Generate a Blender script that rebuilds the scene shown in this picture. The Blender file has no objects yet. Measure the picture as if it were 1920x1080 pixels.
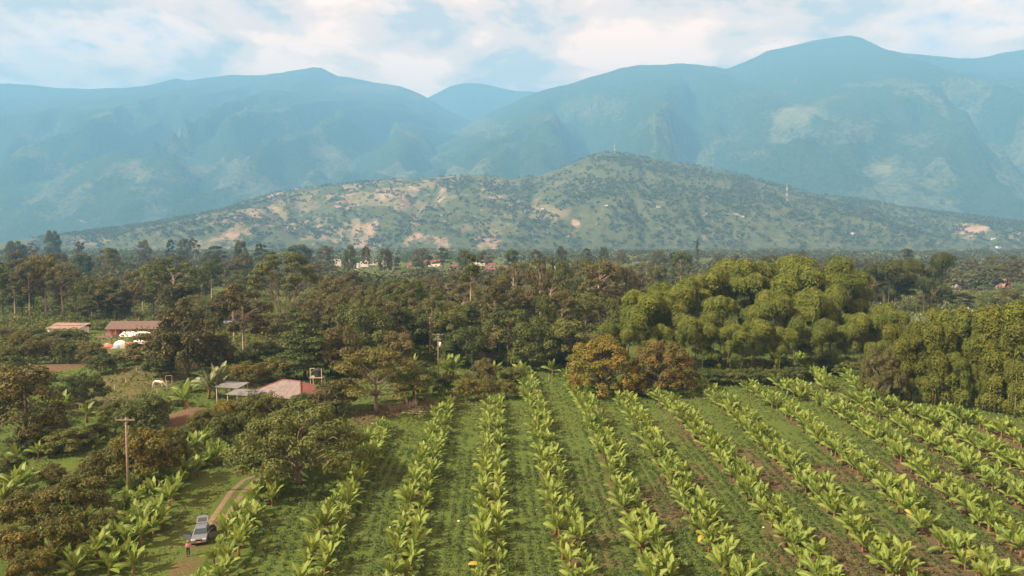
import bpy, bmesh, math, random
import numpy as np
from mathutils import Vector, Matrix, Euler

# ------------------------------------------------------------------ camera, sky, sun, exposure
SC = bpy.context.scene
COL = SC.collection
CAM_H, PITCH, FPX = 34.0, math.radians(4.02), 1280.0
cam_data = bpy.data.cameras.new('camera')
cam_data.sensor_width = 36.0
cam_data.lens = 36.0 * FPX / 1920.0
cam_data.clip_start, cam_data.clip_end = 0.5, 40000.0
cam = bpy.data.objects.new('camera', cam_data)
COL.objects.link(cam)
cam.location = (0, 0, CAM_H)
cam.rotation_euler = (math.radians(90) - PITCH, 0, 0)
SC.camera = cam

SUN_DIR = Vector((-0.72, -0.34, 0.68)).normalized()          # towards the sun: from the left, a little behind
SUN_EL = math.asin(SUN_DIR.z)
SUN_AZ = math.atan2(SUN_DIR.x, SUN_DIR.y)
sun_data = bpy.data.lights.new('sun', 'SUN')
sun_data.energy = 5.0
sun_data.angle = math.radians(0.9)
sun_data.color = (1.0, 0.87, 0.66)
sun = bpy.data.objects.new('sun', sun_data)
COL.objects.link(sun)
sun.rotation_euler = (-SUN_DIR).to_track_quat('-Z', 'Y').to_euler()

world = bpy.data.worlds.new('World')
SC.world = world
world.use_nodes = True

def N(nt, kind, **kw):
    n = nt.nodes.new(kind)
    for k, v in kw.items():
        if k.startswith('i_'):
            n.inputs[k[2:].replace('_', ' ')].default_value = v
        else:
            setattr(n, k, v)
    return n

def math_n(nt, op, a, b=None, clamp=False):
    n = nt.nodes.new('ShaderNodeMath'); n.operation = op; n.use_clamp = clamp
    for i, v in enumerate((a, b)):
        if v is None: continue
        if isinstance(v, (int, float)): n.inputs[i].default_value = v
        else: nt.links.new(v, n.inputs[i])
    return n.outputs[0]

def mix_c(nt, fac, a, b, blend='MIX'):
    n = nt.nodes.new('ShaderNodeMix'); n.data_type = 'RGBA'; n.blend_type = blend
    for idx, v in ((0, fac), (6, a), (7, b)):
        if isinstance(v, (int, float)): n.inputs[idx].default_value = v
        elif isinstance(v, tuple): n.inputs[idx].default_value = (*v, 1.0) if len(v) == 3 else v
        else: nt.links.new(v, n.inputs[idx])
    return n.outputs[2]

def ramp(nt, fac, stops):
    n = nt.nodes.new('ShaderNodeValToRGB')
    el = n.color_ramp.elements
    while len(el) < len(stops): el.new(0.5)
    for e, (p, c) in zip(el, stops):
        e.position = p
        e.color = (c, c, c, 1) if isinstance(c, (int, float)) else (*c, 1)
    nt.links.new(fac, n.inputs[0])
    return n.outputs[0]

def noise(nt, vec, scale, detail=5, rough=0.55, dist=0.0, lac=2.0):
    n = nt.nodes.new('ShaderNodeTexNoise')
    n.inputs['Scale'].default_value = scale
    n.inputs['Detail'].default_value = detail
    n.inputs['Roughness'].default_value = rough
    n.inputs['Distortion'].default_value = dist
    n.inputs['Lacunarity'].default_value = lac
    if vec is not None: nt.links.new(vec, n.inputs['Vector'])
    return n.outputs[0]

def build_world():
    nt = world.node_tree
    for n in list(nt.nodes): nt.nodes.remove(n)
    out = nt.nodes.new('ShaderNodeOutputWorld')
    sky = nt.nodes.new('ShaderNodeTexSky')
    sky.sky_type = 'NISHITA'; sky.sun_disc = False
    sky.sun_elevation = SUN_EL; sky.sun_rotation = SUN_AZ
    sky.altitude = 1000; sky.air_density = 1.0; sky.dust_density = 1.5; sky.ozone_density = 1.0
    bg_sky = nt.nodes.new('ShaderNodeBackground'); bg_sky.inputs['Strength'].default_value = 0.07
    tc = nt.nodes.new('ShaderNodeTexCoord')
    sep = nt.nodes.new('ShaderNodeSeparateXYZ'); nt.links.new(tc.outputs['Generated'], sep.inputs[0])
    cmb = nt.nodes.new('ShaderNodeCombineXYZ')
    nt.links.new(sep.outputs[0], cmb.inputs[0]); nt.links.new(sep.outputs[1], cmb.inputs[1])
    nt.links.new(math_n(nt, 'MULTIPLY', sep.outputs[2], 2.3), cmb.inputs[2])
    # cloud cover and cloud tone, one cloud sheet over the whole sky
    cover = noise(nt, cmb.outputs[0], 2.6, 9, 0.58, 0.25)
    mask = ramp(nt, cover, [(0.33, 0.0), (0.41, 1.0)])
    tone = noise(nt, cmb.outputs[0], 5.5, 10, 0.56, 0.25)
    tonec = ramp(nt, tone, [(0.41, (0.48, 0.33, 0.25)), (0.46, (0.80, 0.46, 0.29)), (0.52, (0.90, 0.50, 0.29)), (0.58, (1.25, 0.68, 0.39))])
    edge = ramp(nt, cover, [(0.36, 1.0), (0.45, 0.0)])
    cl = mix_c(nt, edge, tonec, (1.38, 0.77, 0.46))
    bg_cloud = nt.nodes.new('ShaderNodeBackground')
    nt.links.new(cl, bg_cloud.inputs['Color']); bg_cloud.inputs['Strength'].default_value = 1.0
    nt.links.new(sky.outputs[0], bg_sky.inputs['Color'])
    mx = nt.nodes.new('ShaderNodeMixShader')
    nt.links.new(mask, mx.inputs[0])
    nt.links.new(bg_sky.outputs[0], mx.inputs[1]); nt.links.new(bg_cloud.outputs[0], mx.inputs[2])
    nt.links.new(mx.outputs[0], out.inputs['Surface'])
build_world()

SC.view_settings.view_transform = 'Standard'
SC.view_settings.look = 'None'
SC.view_settings.gamma = 1.0
SC.view_settings.exposure = 1.2
SC.view_settings.use_curve_mapping = False
SC.render.engine = 'CYCLES'
SC.cycles.use_denoising = True
SC.cycles.max_bounces = 6
SC.cycles.diffuse_bounces = 3
SC.cycles.transmission_bounces = 3
SC.cycles.transparent_max_bounces = 4
SC.cycles.volume_bounces = 1
SC.cycles.use_adaptive_sampling = False

# ------------------------------------------------------------------ pixel <-> place
CP, SP = math.cos(PITCH), math.sin(PITCH)
def ray(px, py):
    a, b = px - 960.0, 540.0 - py
    return (a, FPX * CP + b * SP, -FPX * SP + b * CP)
def P(px, py, z=0.0):
    """where the line through a pixel of the photograph meets level z"""
    d = ray(px, py); k = (z - CAM_H) / d[2]
    return d[0] * k, d[1] * k
def at_y(px, py, Y):
    d = ray(px, py); k = Y / d[1]
    return d[0] * k, CAM_H + d[2] * k
def pix(x, y, z):
    f = y * CP - (z - CAM_H) * SP; u = y * SP + (z - CAM_H) * CP
    return 960 + FPX * x / f, 540 - FPX * u / f

# ------------------------------------------------------------------ noise in numpy
def _hash(ix, iy, seed):
    h = (ix.astype(np.int64) * 374761393 + iy.astype(np.int64) * 668265263 + seed * 1442695041) & 0xffffffff
    h = ((h ^ (h >> 13)) * 1274126177) & 0xffffffff
    return ((h ^ (h >> 16)) & 0xffff) / 65535.0
def vnoise(x, y, seed=0):
    x = np.asarray(x, float); y = np.asarray(y, float)
    ix, iy = np.floor(x), np.floor(y); fx, fy = x - ix, y - iy
    fx = fx * fx * fx * (fx * (fx * 6 - 15) + 10); fy = fy * fy * fy * (fy * (fy * 6 - 15) + 10)
    a, b = _hash(ix, iy, seed), _hash(ix + 1, iy, seed)
    c, d = _hash(ix, iy + 1, seed), _hash(ix + 1, iy + 1, seed)
    return (a * (1 - fx) + b * fx) * (1 - fy) + (c * (1 - fx) + d * fx) * fy
def fbm(x, y, seed=0, octv=5, gain=0.5):
    s, a, t = 0.0, 1.0, 0.0
    for o in range(octv):
        s = s + a * vnoise(np.asarray(x) * 2 ** o + 17.3 * o, np.asarray(y) * 2 ** o - 9.1 * o, seed + o); t += a; a *= gain
    return s / t
def smooth(a, b, x):
    t = np.clip((x - a) / (b - a), 0, 1); return t * t * (3 - 2 * t)

# ------------------------------------------------------------------ mesh and object helpers
def mesh(name, V, F, mats=(), attrs=None, smooth_shade=False, mat_idx=None):
    """V (n,3); F (m,k) array, or a list of such arrays"""
    me = bpy.data.meshes.new(name)
    V = np.asarray(V, np.float32).reshape(-1, 3)
    Fs = F if isinstance(F, list) else [F]
    Fs = [np.asarray(f, np.int32) for f in Fs if len(f)]
    me.vertices.add(len(V)); me.vertices.foreach_set('co', V.ravel())
    if Fs:
        loops = np.concatenate([f.ravel() for f in Fs])
        tot = np.concatenate([np.full(len(f), f.shape[1], np.int32) for f in Fs])
        start = np.concatenate([[0], np.cumsum(tot)[:-1]]).astype(np.int32)
        me.loops.add(len(loops)); me.loops.foreach_set('vertex_index', loops)
        me.polygons.add(len(tot)); me.polygons.foreach_set('loop_start', start)
        me.polygons.foreach_set('use_smooth', np.full(len(tot), bool(smooth_shade)))
        if mat_idx is not None: me.polygons.foreach_set('material_index', np.asarray(mat_idx, np.int32))
    for m in mats: me.materials.append(m)
    for k, a in (attrs or {}).items():
        a = np.asarray(a, np.float32)
        at = me.attributes.new(k, 'FLOAT', 'POINT')
        at.data.foreach_set('value', a.ravel())
    me.update(calc_edges=True)
    me.validate()
    return me

class MB:
    """collects boxes, tubes, sheets; build() links one mesh object"""
    def __init__(s): s.V = []; s.F = {3: [], 4: []}; s.n = 0
    def add(s, V, F):
        V = np.asarray(V, float).reshape(-1, 3)
        for f in F: s.F.setdefault(len(f), []).append([i + s.n for i in f])
        s.V.append(V); s.n += len(V); return s
    def box(s, c, size, rot=0.0, tilt=None):
        hx, hy, hz = [k / 2 for k in size]
        v = np.array([(x, y, z) for z in (-hz, hz) for y in (-hy, hy) for x in (-hx, hx)])
        if tilt is not None: v = v @ np.array(Euler(tilt).to_matrix()).T
        if rot:
            cr, sr = math.cos(rot), math.sin(rot)
            v = v @ np.array([[cr, sr, 0], [-sr, cr, 0], [0, 0, 1]])
        return s.add(v + np.array(c), [(0, 2, 3, 1), (4, 5, 7, 6), (0, 1, 5, 4), (2, 6, 7, 3), (0, 4, 6, 2), (1, 3, 7, 5)])
    def tube(s, pts, rad, sides=6, cap=True):
        pts = [Vector(p) for p in pts]
        if isinstance(rad, (int, float)): rad = [rad] * len(pts)
        V = []; n = len(pts)
        for i, p in enumerate(pts):
            d = (pts[min(i + 1, n - 1)] - pts[max(i - 1, 0)])
            d = d.normalized() if d.length > 1e-9 else Vector((0, 0, 1))
            a = d.cross(Vector((0.31, 0.95, 0.05))).normalized(); b = d.cross(a)
            for k in range(sides):
                t = 2 * math.pi * k / sides
                V.append(p + (a * math.cos(t) + b * math.sin(t)) * rad[i])
        F = [(i * sides + k, i * sides + (k + 1) % sides, (i + 1) * sides + (k + 1) % sides, (i + 1) * sides + k)
             for i in range(n - 1) for k in range(sides)]
        if cap: F += [tuple(range(sides))[::-1], tuple(range((n - 1) * sides, n * sides))]
        return s.add([tuple(v) for v in V], F)
    def lathe(s, prof, c=(0, 0, 0), sides=16):
        V = [(c[0] + r * math.cos(2 * math.pi * k / sides), c[1] + r * math.sin(2 * math.pi * k / sides), c[2] + z)
             for r, z in prof for k in range(sides)]
        F = [(i * sides + k, i * sides + (k + 1) % sides, (i + 1) * sides + (k + 1) % sides, (i + 1) * sides + k)
             for i in range(len(prof) - 1) for k in range(sides)]
        F += [tuple(range(sides))[::-1], tuple(range((len(prof) - 1) * sides, len(prof) * sides))]
        return s.add(V, F)
    def slab(s, corners, th):
        """a flat sheet given by its corners, with thickness th downwards"""
        n = len(corners)
        V = [tuple(c) for c in corners] + [(c[0], c[1], c[2] - th) for c in corners]
        F = [tuple(range(n)), tuple(range(n, 2 * n))[::-1]] + [(i, n + i, n + (i + 1) % n, (i + 1) % n) for i in range(n)]
        return s.add(V, F)
    def mesh(s, name, mat, smooth_shade=False):
        return mesh(name, np.concatenate(s.V), [np.array(f) for f in s.F.values() if f], [mat] if mat else [], None, smooth_shade)
    def build(s, name, mat, parent=None, smooth_shade=False):
        return obj(name, s.mesh(name, mat, smooth_shade), parent)

def obj(name, me, parent=None, loc=None, rot=None, scale=None):
    o = bpy.data.objects.new(name, me)
    COL.objects.link(o)
    if parent is not None: o.parent = parent
    if loc is not None: o.location = loc
    if rot is not None: o.rotation_euler = rot
    if scale is not None: o.scale = scale
    return o
def tag(o, label, cat, group=None, kind=None):
    o['label'] = label; o['category'] = cat
    if group: o['group'] = group
    if kind: o['kind'] = kind
    return o
def thing(name, label, cat, loc=(0, 0, 0), rotz=0.0, group=None, scale=None):
    o = obj(name, None, None, loc, (0, 0, rotz), scale)
    return tag(o, label, cat, group)
def structure(o): o['kind'] = 'structure'; return o

# ------------------------------------------------------------------ materials
def new_mat(name):
    m = bpy.data.materials.new(name); m.use_nodes = True
    nt = m.node_tree
    for n in list(nt.nodes): nt.nodes.remove(n)
    return m, nt, nt.nodes.new('ShaderNodeOutputMaterial')
def surf(name, col, col2=None, scale=3.0, rough=0.8, bump=0.0, metal=0.0, spec=0.3, coords='Object', bscale=None):
    """plain surface: two tones mottled by noise"""
    m, nt, out = new_mat(name)
    p = nt.nodes.new('ShaderNodeBsdfPrincipled')
    p.inputs['Roughness'].default_value = rough; p.inputs['Metallic'].default_value = metal
    p.inputs['Specular IOR Level'].default_value = spec
    tc = nt.nodes.new('ShaderNodeTexCoord')
    f = noise(nt, tc.outputs[coords], scale, 6, 0.6)
    c2 = col2 or tuple(k * 0.72 for k in col)
    nt.links.new(mix_c(nt, ramp(nt, f, [(0.35, 0.0), (0.65, 1.0)]), col, c2), p.inputs['Base Color'])
    if bump:
        b = nt.nodes.new('ShaderNodeBump'); b.inputs['Strength'].default_value = bump; b.inputs['Distance'].default_value = 0.05
        nt.links.new(noise(nt, tc.outputs[coords], bscale or scale * 6, 4), b.inputs['Height'])
        nt.links.new(b.outputs[0], p.inputs['Normal'])
    nt.links.new(p.outputs[0], out.inputs['Surface'])
    return m
def foliage(name, stops, trans=0.25, rough=0.65, objvar=0.35, spec=0.25, mid=None):
    """leaf colour picked along stops by the per-leaf 'tint' and by the object's own random number"""
    m, nt, out = new_mat(name)
    at = nt.nodes.new('ShaderNodeAttribute'); at.attribute_name = 'tint'
    oi = nt.nodes.new('ShaderNodeObjectInfo')
    f = math_n(nt, 'ADD', at.outputs['Fac'], math_n(nt, 'MULTIPLY', math_n(nt, 'SUBTRACT', oi.outputs['Random'], 0.5), objvar), True)
    c = ramp(nt, f, stops)
    if mid:
        am = nt.nodes.new('ShaderNodeAttribute'); am.attribute_name = 'mid'
        c = mix_c(nt, ramp(nt, am.outputs['Fac'], [(0.72, 0.0), (0.9, 1.0)]), c, mid)
    p = nt.nodes.new('ShaderNodeBsdfPrincipled')
    p.inputs['Roughness'].default_value = rough; p.inputs['Specular IOR Level'].default_value = spec
    nt.links.new(c, p.inputs['Base Color'])
    t = nt.nodes.new('ShaderNodeBsdfTranslucent'); nt.links.new(c, t.inputs['Color'])
    mx = nt.nodes.new('ShaderNodeMixShader'); mx.inputs[0].default_value = trans
    nt.links.new(p.outputs[0], mx.inputs[1]); nt.links.new(t.outputs[0], mx.inputs[2])
    nt.links.new(mx.outputs[0], out.inputs['Surface'])
    return m
# ================================================================== THE LAND
# plantain double rows: pixel tracks of the leaf heads in the photograph, taken to the level of the leaves
ROW_PX = [
    [(392, 1078), (456, 962), (526, 892)],
    [(583, 1078), (625, 960), (660, 890), (705, 820), (722, 788)],
    [(742, 1078), (775, 950), (800, 860), (830, 770), (838, 750)],
    [(917, 1078), (920, 950), (922, 850), (927, 745)],
    [(1092, 1078), (1055, 960), (1030, 870), (1010, 780), (985, 690)],
    [(1245, 1078), (1190, 950), (1150, 860), (1105, 760), (1065, 697)],
    [(1400, 1078), (1310, 950), (1250, 860), (1165, 740)],
    [(1558, 1078), (1460, 960), (1370, 860), (1300, 790), (1225, 725)],
    [(1712, 1078), (1570, 940), (1460, 840), (1370, 760), (1310, 712)],
    [(1868, 1078), (1720, 950), (1600, 850), (1490, 770), (1400, 715)],
    [(1990, 1060), (1800, 920), (1680, 830), (1560, 752), (1480, 712)],
    [(2000, 970), (1800, 850), (1700, 790), (1600, 742)],
    [(2000, 905), (1830, 820), (1740, 775), (1660, 748)],
    [(2000, 850), (1850, 790), (1750, 760)],
]
ROWS = [[P(px, py, 1.7) for px, py in r] for r in ROW_PX]
TRACK = [P(*q) for q in [(300, 1110), (338, 1075), (372, 1030), (400, 990), (424, 955), (444, 925), (468, 903), (500, 890)]]

def poly_dist(X, Y, poly):
    best = np.full(np.shape(X), 1e9)
    for (ax, ay), (bx, by) in zip(poly[:-1], poly[1:]):
        dx, dy = bx - ax, by - ay; L = dx * dx + dy * dy
        t = np.clip(((X - ax) * dx + (Y - ay) * dy) / L, 0, 1)
        best = np.minimum(best, np.hypot(X - ax - t * dx, Y - ay - t * dy))
    return best
def blob(X, Y, px, py, wpx, hpx):
    """soft mask round a spot of the photograph lying on the ground"""
    cx, cy = P(px, py); ex, _ = P(px + wpx, py); _, ey = P(px, py - hpx)
    return 1 - smooth(0.55, 1.15, np.hypot((X - cx) / abs(ex - cx), (Y - cy) / abs(ey - cy)))

def ground_z(x, y):
    x = np.asarray(x, float); y = np.asarray(y, float)
    z = (fbm(x / 26, y / 26, 3, 3) - 0.5) * 0.9 * smooth(30, 90, np.hypot(x * 0 + 40, y))
    bx, by = P(262, 712)
    z = z + 2.2 * np.exp(-(((x - bx) / 15) ** 2 + ((y - by - 8) / 20) ** 2))          # the pasture knoll
    bx, by = P(366, 792)
    z = z + 2.6 * np.exp(-(((x - bx) / 6.0) ** 2 + ((y - by) / 6.0) ** 2))            # the dirt bank
    bx, by = P(90, 700)
    z = z + 1.6 * np.exp(-(((x - bx) / 16) ** 2 + ((y - by) / 9) ** 2))
    far = smooth(300, 900, y)
    z = z + far * (fbm(x / 220, y / 220, 11, 3) - 0.5) * 9
    return z
def gz(x, y): return float(ground_z(np.array([x]), np.array([y]))[0])

def axis(lo, hi, step, far_lo, far_hi, g=1.11):
    a = list(np.arange(lo, hi + 1e-6, step)); s = step; b = []
    v = lo
    while v > far_lo: s = min(s * g, 600); v -= s; b.append(max(v, far_lo))
    s = step; v = hi; c = []
    while v < far_hi: s = min(s * g, 600); v += s; c.append(min(v, far_hi))
    return np.array(b[::-1] + a + c)

MAT = {}
def grid_mesh(name, xs, ys, Z, mats, attrs=None, smooth_shade=True):
    X, Y = np.meshgrid(xs, ys); nx, ny = len(xs), len(ys)
    V = np.stack([X.ravel(), Y.ravel(), Z.ravel()], 1)
    i = np.arange(nx * ny).reshape(ny, nx)
    F = np.stack([i[:-1, :-1].ravel(), i[:-1, 1:].ravel(), i[1:, 1:].ravel(), i[1:, :-1].ravel()], 1)
    return mesh(name, V, F, mats, attrs, smooth_shade)

def ground_material():
    m, nt, out = new_mat('ground')
    geo = nt.nodes.new('ShaderNodeNewGeometry'); pos = geo.outputs['Position']
    p = nt.nodes.new('ShaderNodeBsdfPrincipled'); p.inputs['Roughness'].default_value = 0.95
    p.inputs['Specular IOR Level'].default_value = 0.1
    soil = N(nt, 'ShaderNodeAttribute', attribute_name='soil').outputs['Fac']
    dry = N(nt, 'ShaderNodeAttribute', attribute_name='dry').outputs['Fac']
    n_big, n_mid, n_fine = noise(nt, pos, 0.07, 4), noise(nt, pos, 0.55, 6, 0.65), noise(nt, pos, 3.2, 6, 0.7)
    g = mix_c(nt, ramp(nt, n_mid, [(0.32, 0.0), (0.68, 1.0)]), (0.052, 0.094, 0.014), (0.092, 0.138, 0.025))
    g = mix_c(nt, ramp(nt, n_fine, [(0.35, 0.0), (0.7, 1.0)]), g, (0.118, 0.150, 0.038))
    d = mix_c(nt, ramp(nt, n_fine, [(0.3, 0.0), (0.7, 1.0)]), (0.105, 0.092, 0.038), (0.17, 0.145, 0.065))
    f_d = ramp(nt, math_n(nt, 'ADD', dry, math_n(nt, 'MULTIPLY', math_n(nt, 'SUBTRACT', n_mid, 0.5), 1.1)), [(0.35, 0.0), (0.75, 1.0)])
    c = mix_c(nt, f_d, g, d)
    s = mix_c(nt, ramp(nt, n_fine, [(0.3, 0.0), (0.75, 1.0)]), (0.10, 0.064, 0.038), (0.19, 0.125, 0.075))
    f_s = ramp(nt, math_n(nt, 'ADD', soil, math_n(nt, 'MULTIPLY', math_n(nt, 'SUBTRACT', math_n(nt, 'ADD', math_n(nt, 'MULTIPLY', n_mid, 0.55), math_n(nt, 'MULTIPLY', n_fine, 0.45)), 0.5), 1.5)), [(0.40, 0.0), (0.66, 1.0)])
    c = mix_c(nt, f_s, c, s)
    nt.links.new(c, p.inputs['Base Color'])
    b = nt.nodes.new('ShaderNodeBump'); b.inputs['Strength'].default_value = 0.9; b.inputs['Distance'].default_value = 0.25
    nt.links.new(math_n(nt, 'ADD', n_fine, noise(nt, pos, 9.0, 3)), b.inputs['Height'])
    nt.links.new(b.outputs[0], p.inputs['Normal'])
    nt.links.new(p.outputs[0], out.inputs['Surface'])
    return m

def build_ground():
    xs = axis(-85, 120, 0.85, -10800, 10800); ys = axis(46, 190, 0.85, -280, 12300)
    X, Y = np.meshgrid(xs, ys)
    Z = ground_z(X, Y)
    soil = np.zeros_like(X); dry = np.zeros_like(X)
    near = (Y < 210)
    rowd = np.full(X.shape, 1e9)
    for r in ROWS: rowd = np.minimum(rowd, poly_dist(X, Y, r))
    infield = smooth(14, 5, rowd)
    right = smooth(-8, 45, X) * smooth(160, 95, Y)
    soil += 0.42 * smooth(1.9, 0.4, rowd) * (0.55 + 0.6 * fbm(X / 7, Y / 7, 5, 3))
    soil += infield * (0.10 + 0.50 * right) * smooth(0.35, 0.75, fbm(X / 9, Y / 14, 7, 4)) * 1.5
    soil += infield * (0.08 + 0.20 * smooth(-12, 30, X)) * smooth(118, 70, Y)
    dry += infield * (0.08 + 0.34 * right)
    # track, bank, bare patches
    soil += 0.5 * smooth(2.6, 0.9, poly_dist(X, Y, TRACK)) * (0.4 + 0.7 * fbm(X / 4, Y / 4, 9, 3))
    soil += 1.3 * blob(X, Y, 366, 785, 34, 26)
    soil += 1.0 * blob(X, Y, 95, 697, 88, 12) + 0.9 * blob(X, Y, 5, 690, 30, 10) + 0.5 * blob(X, Y, 250, 668, 60, 7)
    soil += 0.75 * blob(X, Y, 705, 780, 60, 22) + 0.6 * blob(X, Y, 790, 760, 70, 14)
    soil += 0.55 * blob(X, Y, 1500, 690, 60, 14) + 0.35 * blob(X, Y, 1560, 735, 60, 22)
    dry += 0.75 * blob(X, Y, 255, 722, 100, 50) + 0.3 * blob(X, Y, 400, 940, 70, 110)
    dry += 0.5 * blob(X, Y, 850, 752, 130, 14)
    far = smooth(240, 420, Y)
    dry += far * (0.2 + 0.5 * fbm(X / 60, Y / 60, 21, 3)); soil += far * 0.25 * smooth(0.55, 0.8, fbm(X / 90, Y / 120, 22, 3))
    MAT['ground'] = ground_material()
    me = grid_mesh('ground', xs, ys, Z, [MAT['ground']], {'soil': np.clip(soil, 0, 1.3), 'dry': np.clip(dry, 0, 1)})
    structure(obj('ground', me))
build_ground()

# ------------------------------------------------------------------ dirt track
def build_track():
    rng = np.random.default_rng(4)
    pts = []
    for (ax, ay), (bx, by) in zip(TRACK[3:-1], TRACK[4:]):
        for t in np.linspace(0, 1, 14)[:-1]: pts.append((ax + (bx - ax) * t, ay + (by - ay) * t))
    m = surf('track_soil', (0.21, 0.145, 0.09), (0.13, 0.095, 0.055), 1.3, 0.95, 0.5, coords='Object', bscale=7)
    root = obj('dirt_track', None); structure(root)
    for side in (-0.85, 0.85):
        V, F = [], []
        for i, (x, y) in enumerate(pts):
            x2, y2 = pts[min(i + 1, len(pts) - 1)]; x1, y1 = pts[max(i - 1, 0)]
            d = math.hypot(x2 - x1, y2 - y1); nx, ny = (y2 - y1) / d, -(x2 - x1) / d
            for k, w in enumerate((-0.36 - 0.5 * float(fbm([x / 1.7], [side], 3, 3)[0]), 0.0, 0.36 + 0.5 * float(fbm([x / 1.7], [side + 5], 4, 3)[0]))):
                xx, yy = x + nx * (side + w), y + ny * (side + w)
                V.append((xx, yy, gz(xx, yy) + (0.035 if k == 1 else -0.03)))
            if i: F += [(3 * i - 3, 3 * i, 3 * i + 1, 3 * i - 2), (3 * i - 2, 3 * i + 1, 3 * i + 2, 3 * i - 1)]
        obj('wheel_rut', mesh('wheel_rut', V, np.array(F), [m], None, True), root)
build_track()

# ------------------------------------------------------------------ mountains
def terrain_material(name, forest1, forest2, field1, field2, soil1, fine):
    m, nt, out = new_mat(name)
    geo = nt.nodes.new('ShaderNodeNewGeometry'); pos = geo.outputs['Position']
    p = nt.nodes.new('ShaderNodeBsdfPrincipled'); p.inputs['Roughness'].default_value = 0.95
    p.inputs['Specular IOR Level'].default_value = 0.05
    fld = N(nt, 'ShaderNodeAttribute', attribute_name='field').outputs['Fac']
    soil = N(nt, 'ShaderNodeAttribute', attribute_name='soil').outputs['Fac']
    n1, n2 = noise(nt, pos, fine, 6, 0.7), noise(nt, pos, fine * 0.16, 5, 0.6)
    w = math_n(nt, 'MULTIPLY', math_n(nt, 'SUBTRACT', math_n(nt, 'ADD', math_n(nt, 'MULTIPLY', n1, 0.55), math_n(nt, 'MULTIPLY', noise(nt, pos, fine * 0.3, 7, 0.72), 0.45)), 0.5), 2.6)
    f = mix_c(nt, ramp(nt, n1, [(0.3, 0.0), (0.7, 1.0)]), forest1, forest2)
    g = mix_c(nt, ramp(nt, n2, [(0.3, 0.0), (0.7, 1.0)]), field1, field2)
    c = mix_c(nt, ramp(nt, math_n(nt, 'ADD', fld, w), [(0.25, 0.0), (0.85, 1.0)]), f, g)
    c = mix_c(nt, ramp(nt, math_n(nt, 'ADD', soil, w), [(0.45, 0.0), (0.95, 1.0)]), c, soil1)
    nt.links.new(c, p.inputs['Base Color'])
    b = nt.nodes.new('ShaderNodeBump'); b.inputs['Strength'].default_value = 1.0; b.inputs['Distance'].default_value = 0.35 / fine
    nt.links.new(n1, b.inputs['Height']); nt.links.new(b.outputs[0], p.inputs['Normal'])
    nt.links.new(p.outputs[0], out.inputs['Surface'])
    return m

def range_height(x, y, prof, yc0, y0, seed, spur, wob=0.0, back=0.75, jag=0.012, conc=1.0):
    """crest line above level y=yc0 read from the skyline; slopes with spurs running down to y0"""
    us = np.array([at_y(a, b, 1.0)[0] for a, b in prof]); zs = np.array([at_y(a, b, yc0)[1] for a, b in prof])
    yc = yc0 + wob * (fbm(x / 1500, x * 0 + 3.3, seed + 40, 2) - 0.5)
    zc = np.interp(x / yc0, us, zs) * (yc / yc0)
    zc = zc * (1 + jag * (fbm(x / (0.05 * yc0), y / (0.3 * yc0), seed + 9, 4) - 0.5) * 2)
    t = (y - y0) / (yc - y0)
    s = np.where(t < 1, np.clip(t, 0, 1) ** conc, np.clip(1 - (t - 1) * back, 0, 1))
    L = 0.11 * yc0
    wx = x + 0.9 * L * (fbm(x / (2 * L), y / (2 * L), seed + 5, 3) - 0.5) * 2
    r = 1 - np.abs(2 * fbm(wx / L, y / (3.2 * L), seed, 5, 0.55) - 1)          # ridged
    r = r - 0.72
    r2 = fbm(x / (0.35 * L), y / (0.5 * L), seed + 60, 4) - 0.5
    env = np.clip(4 * t * (1 - t), 0, 1) ** 0.8 * (t > 0) * (t < 1) * smooth(1.0, 0.72, t)
    z = zc * s + spur * zc * (1.7 * r + 0.42 * r2) * env
    z = np.where(t < 1, np.minimum(z, zc * (0.22 + 0.76 * np.clip(t, 0, 1) + 0.02 * (t > 0.97))), z)     # no spur overtops the crest
    return np.where(t <= -0.02, -40.0, np.where(t < 0, -4, z)), t

def patch(x, z, px, py, wpx, hpx, Y):
    cx, cz = at_y(px, py, Y); k = Y / FPX
    q = np.hypot((x - cx) / (wpx * k), (z - cz) / (hpx * k)); return 1 - smooth(0.5, 1.2, q)

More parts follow.
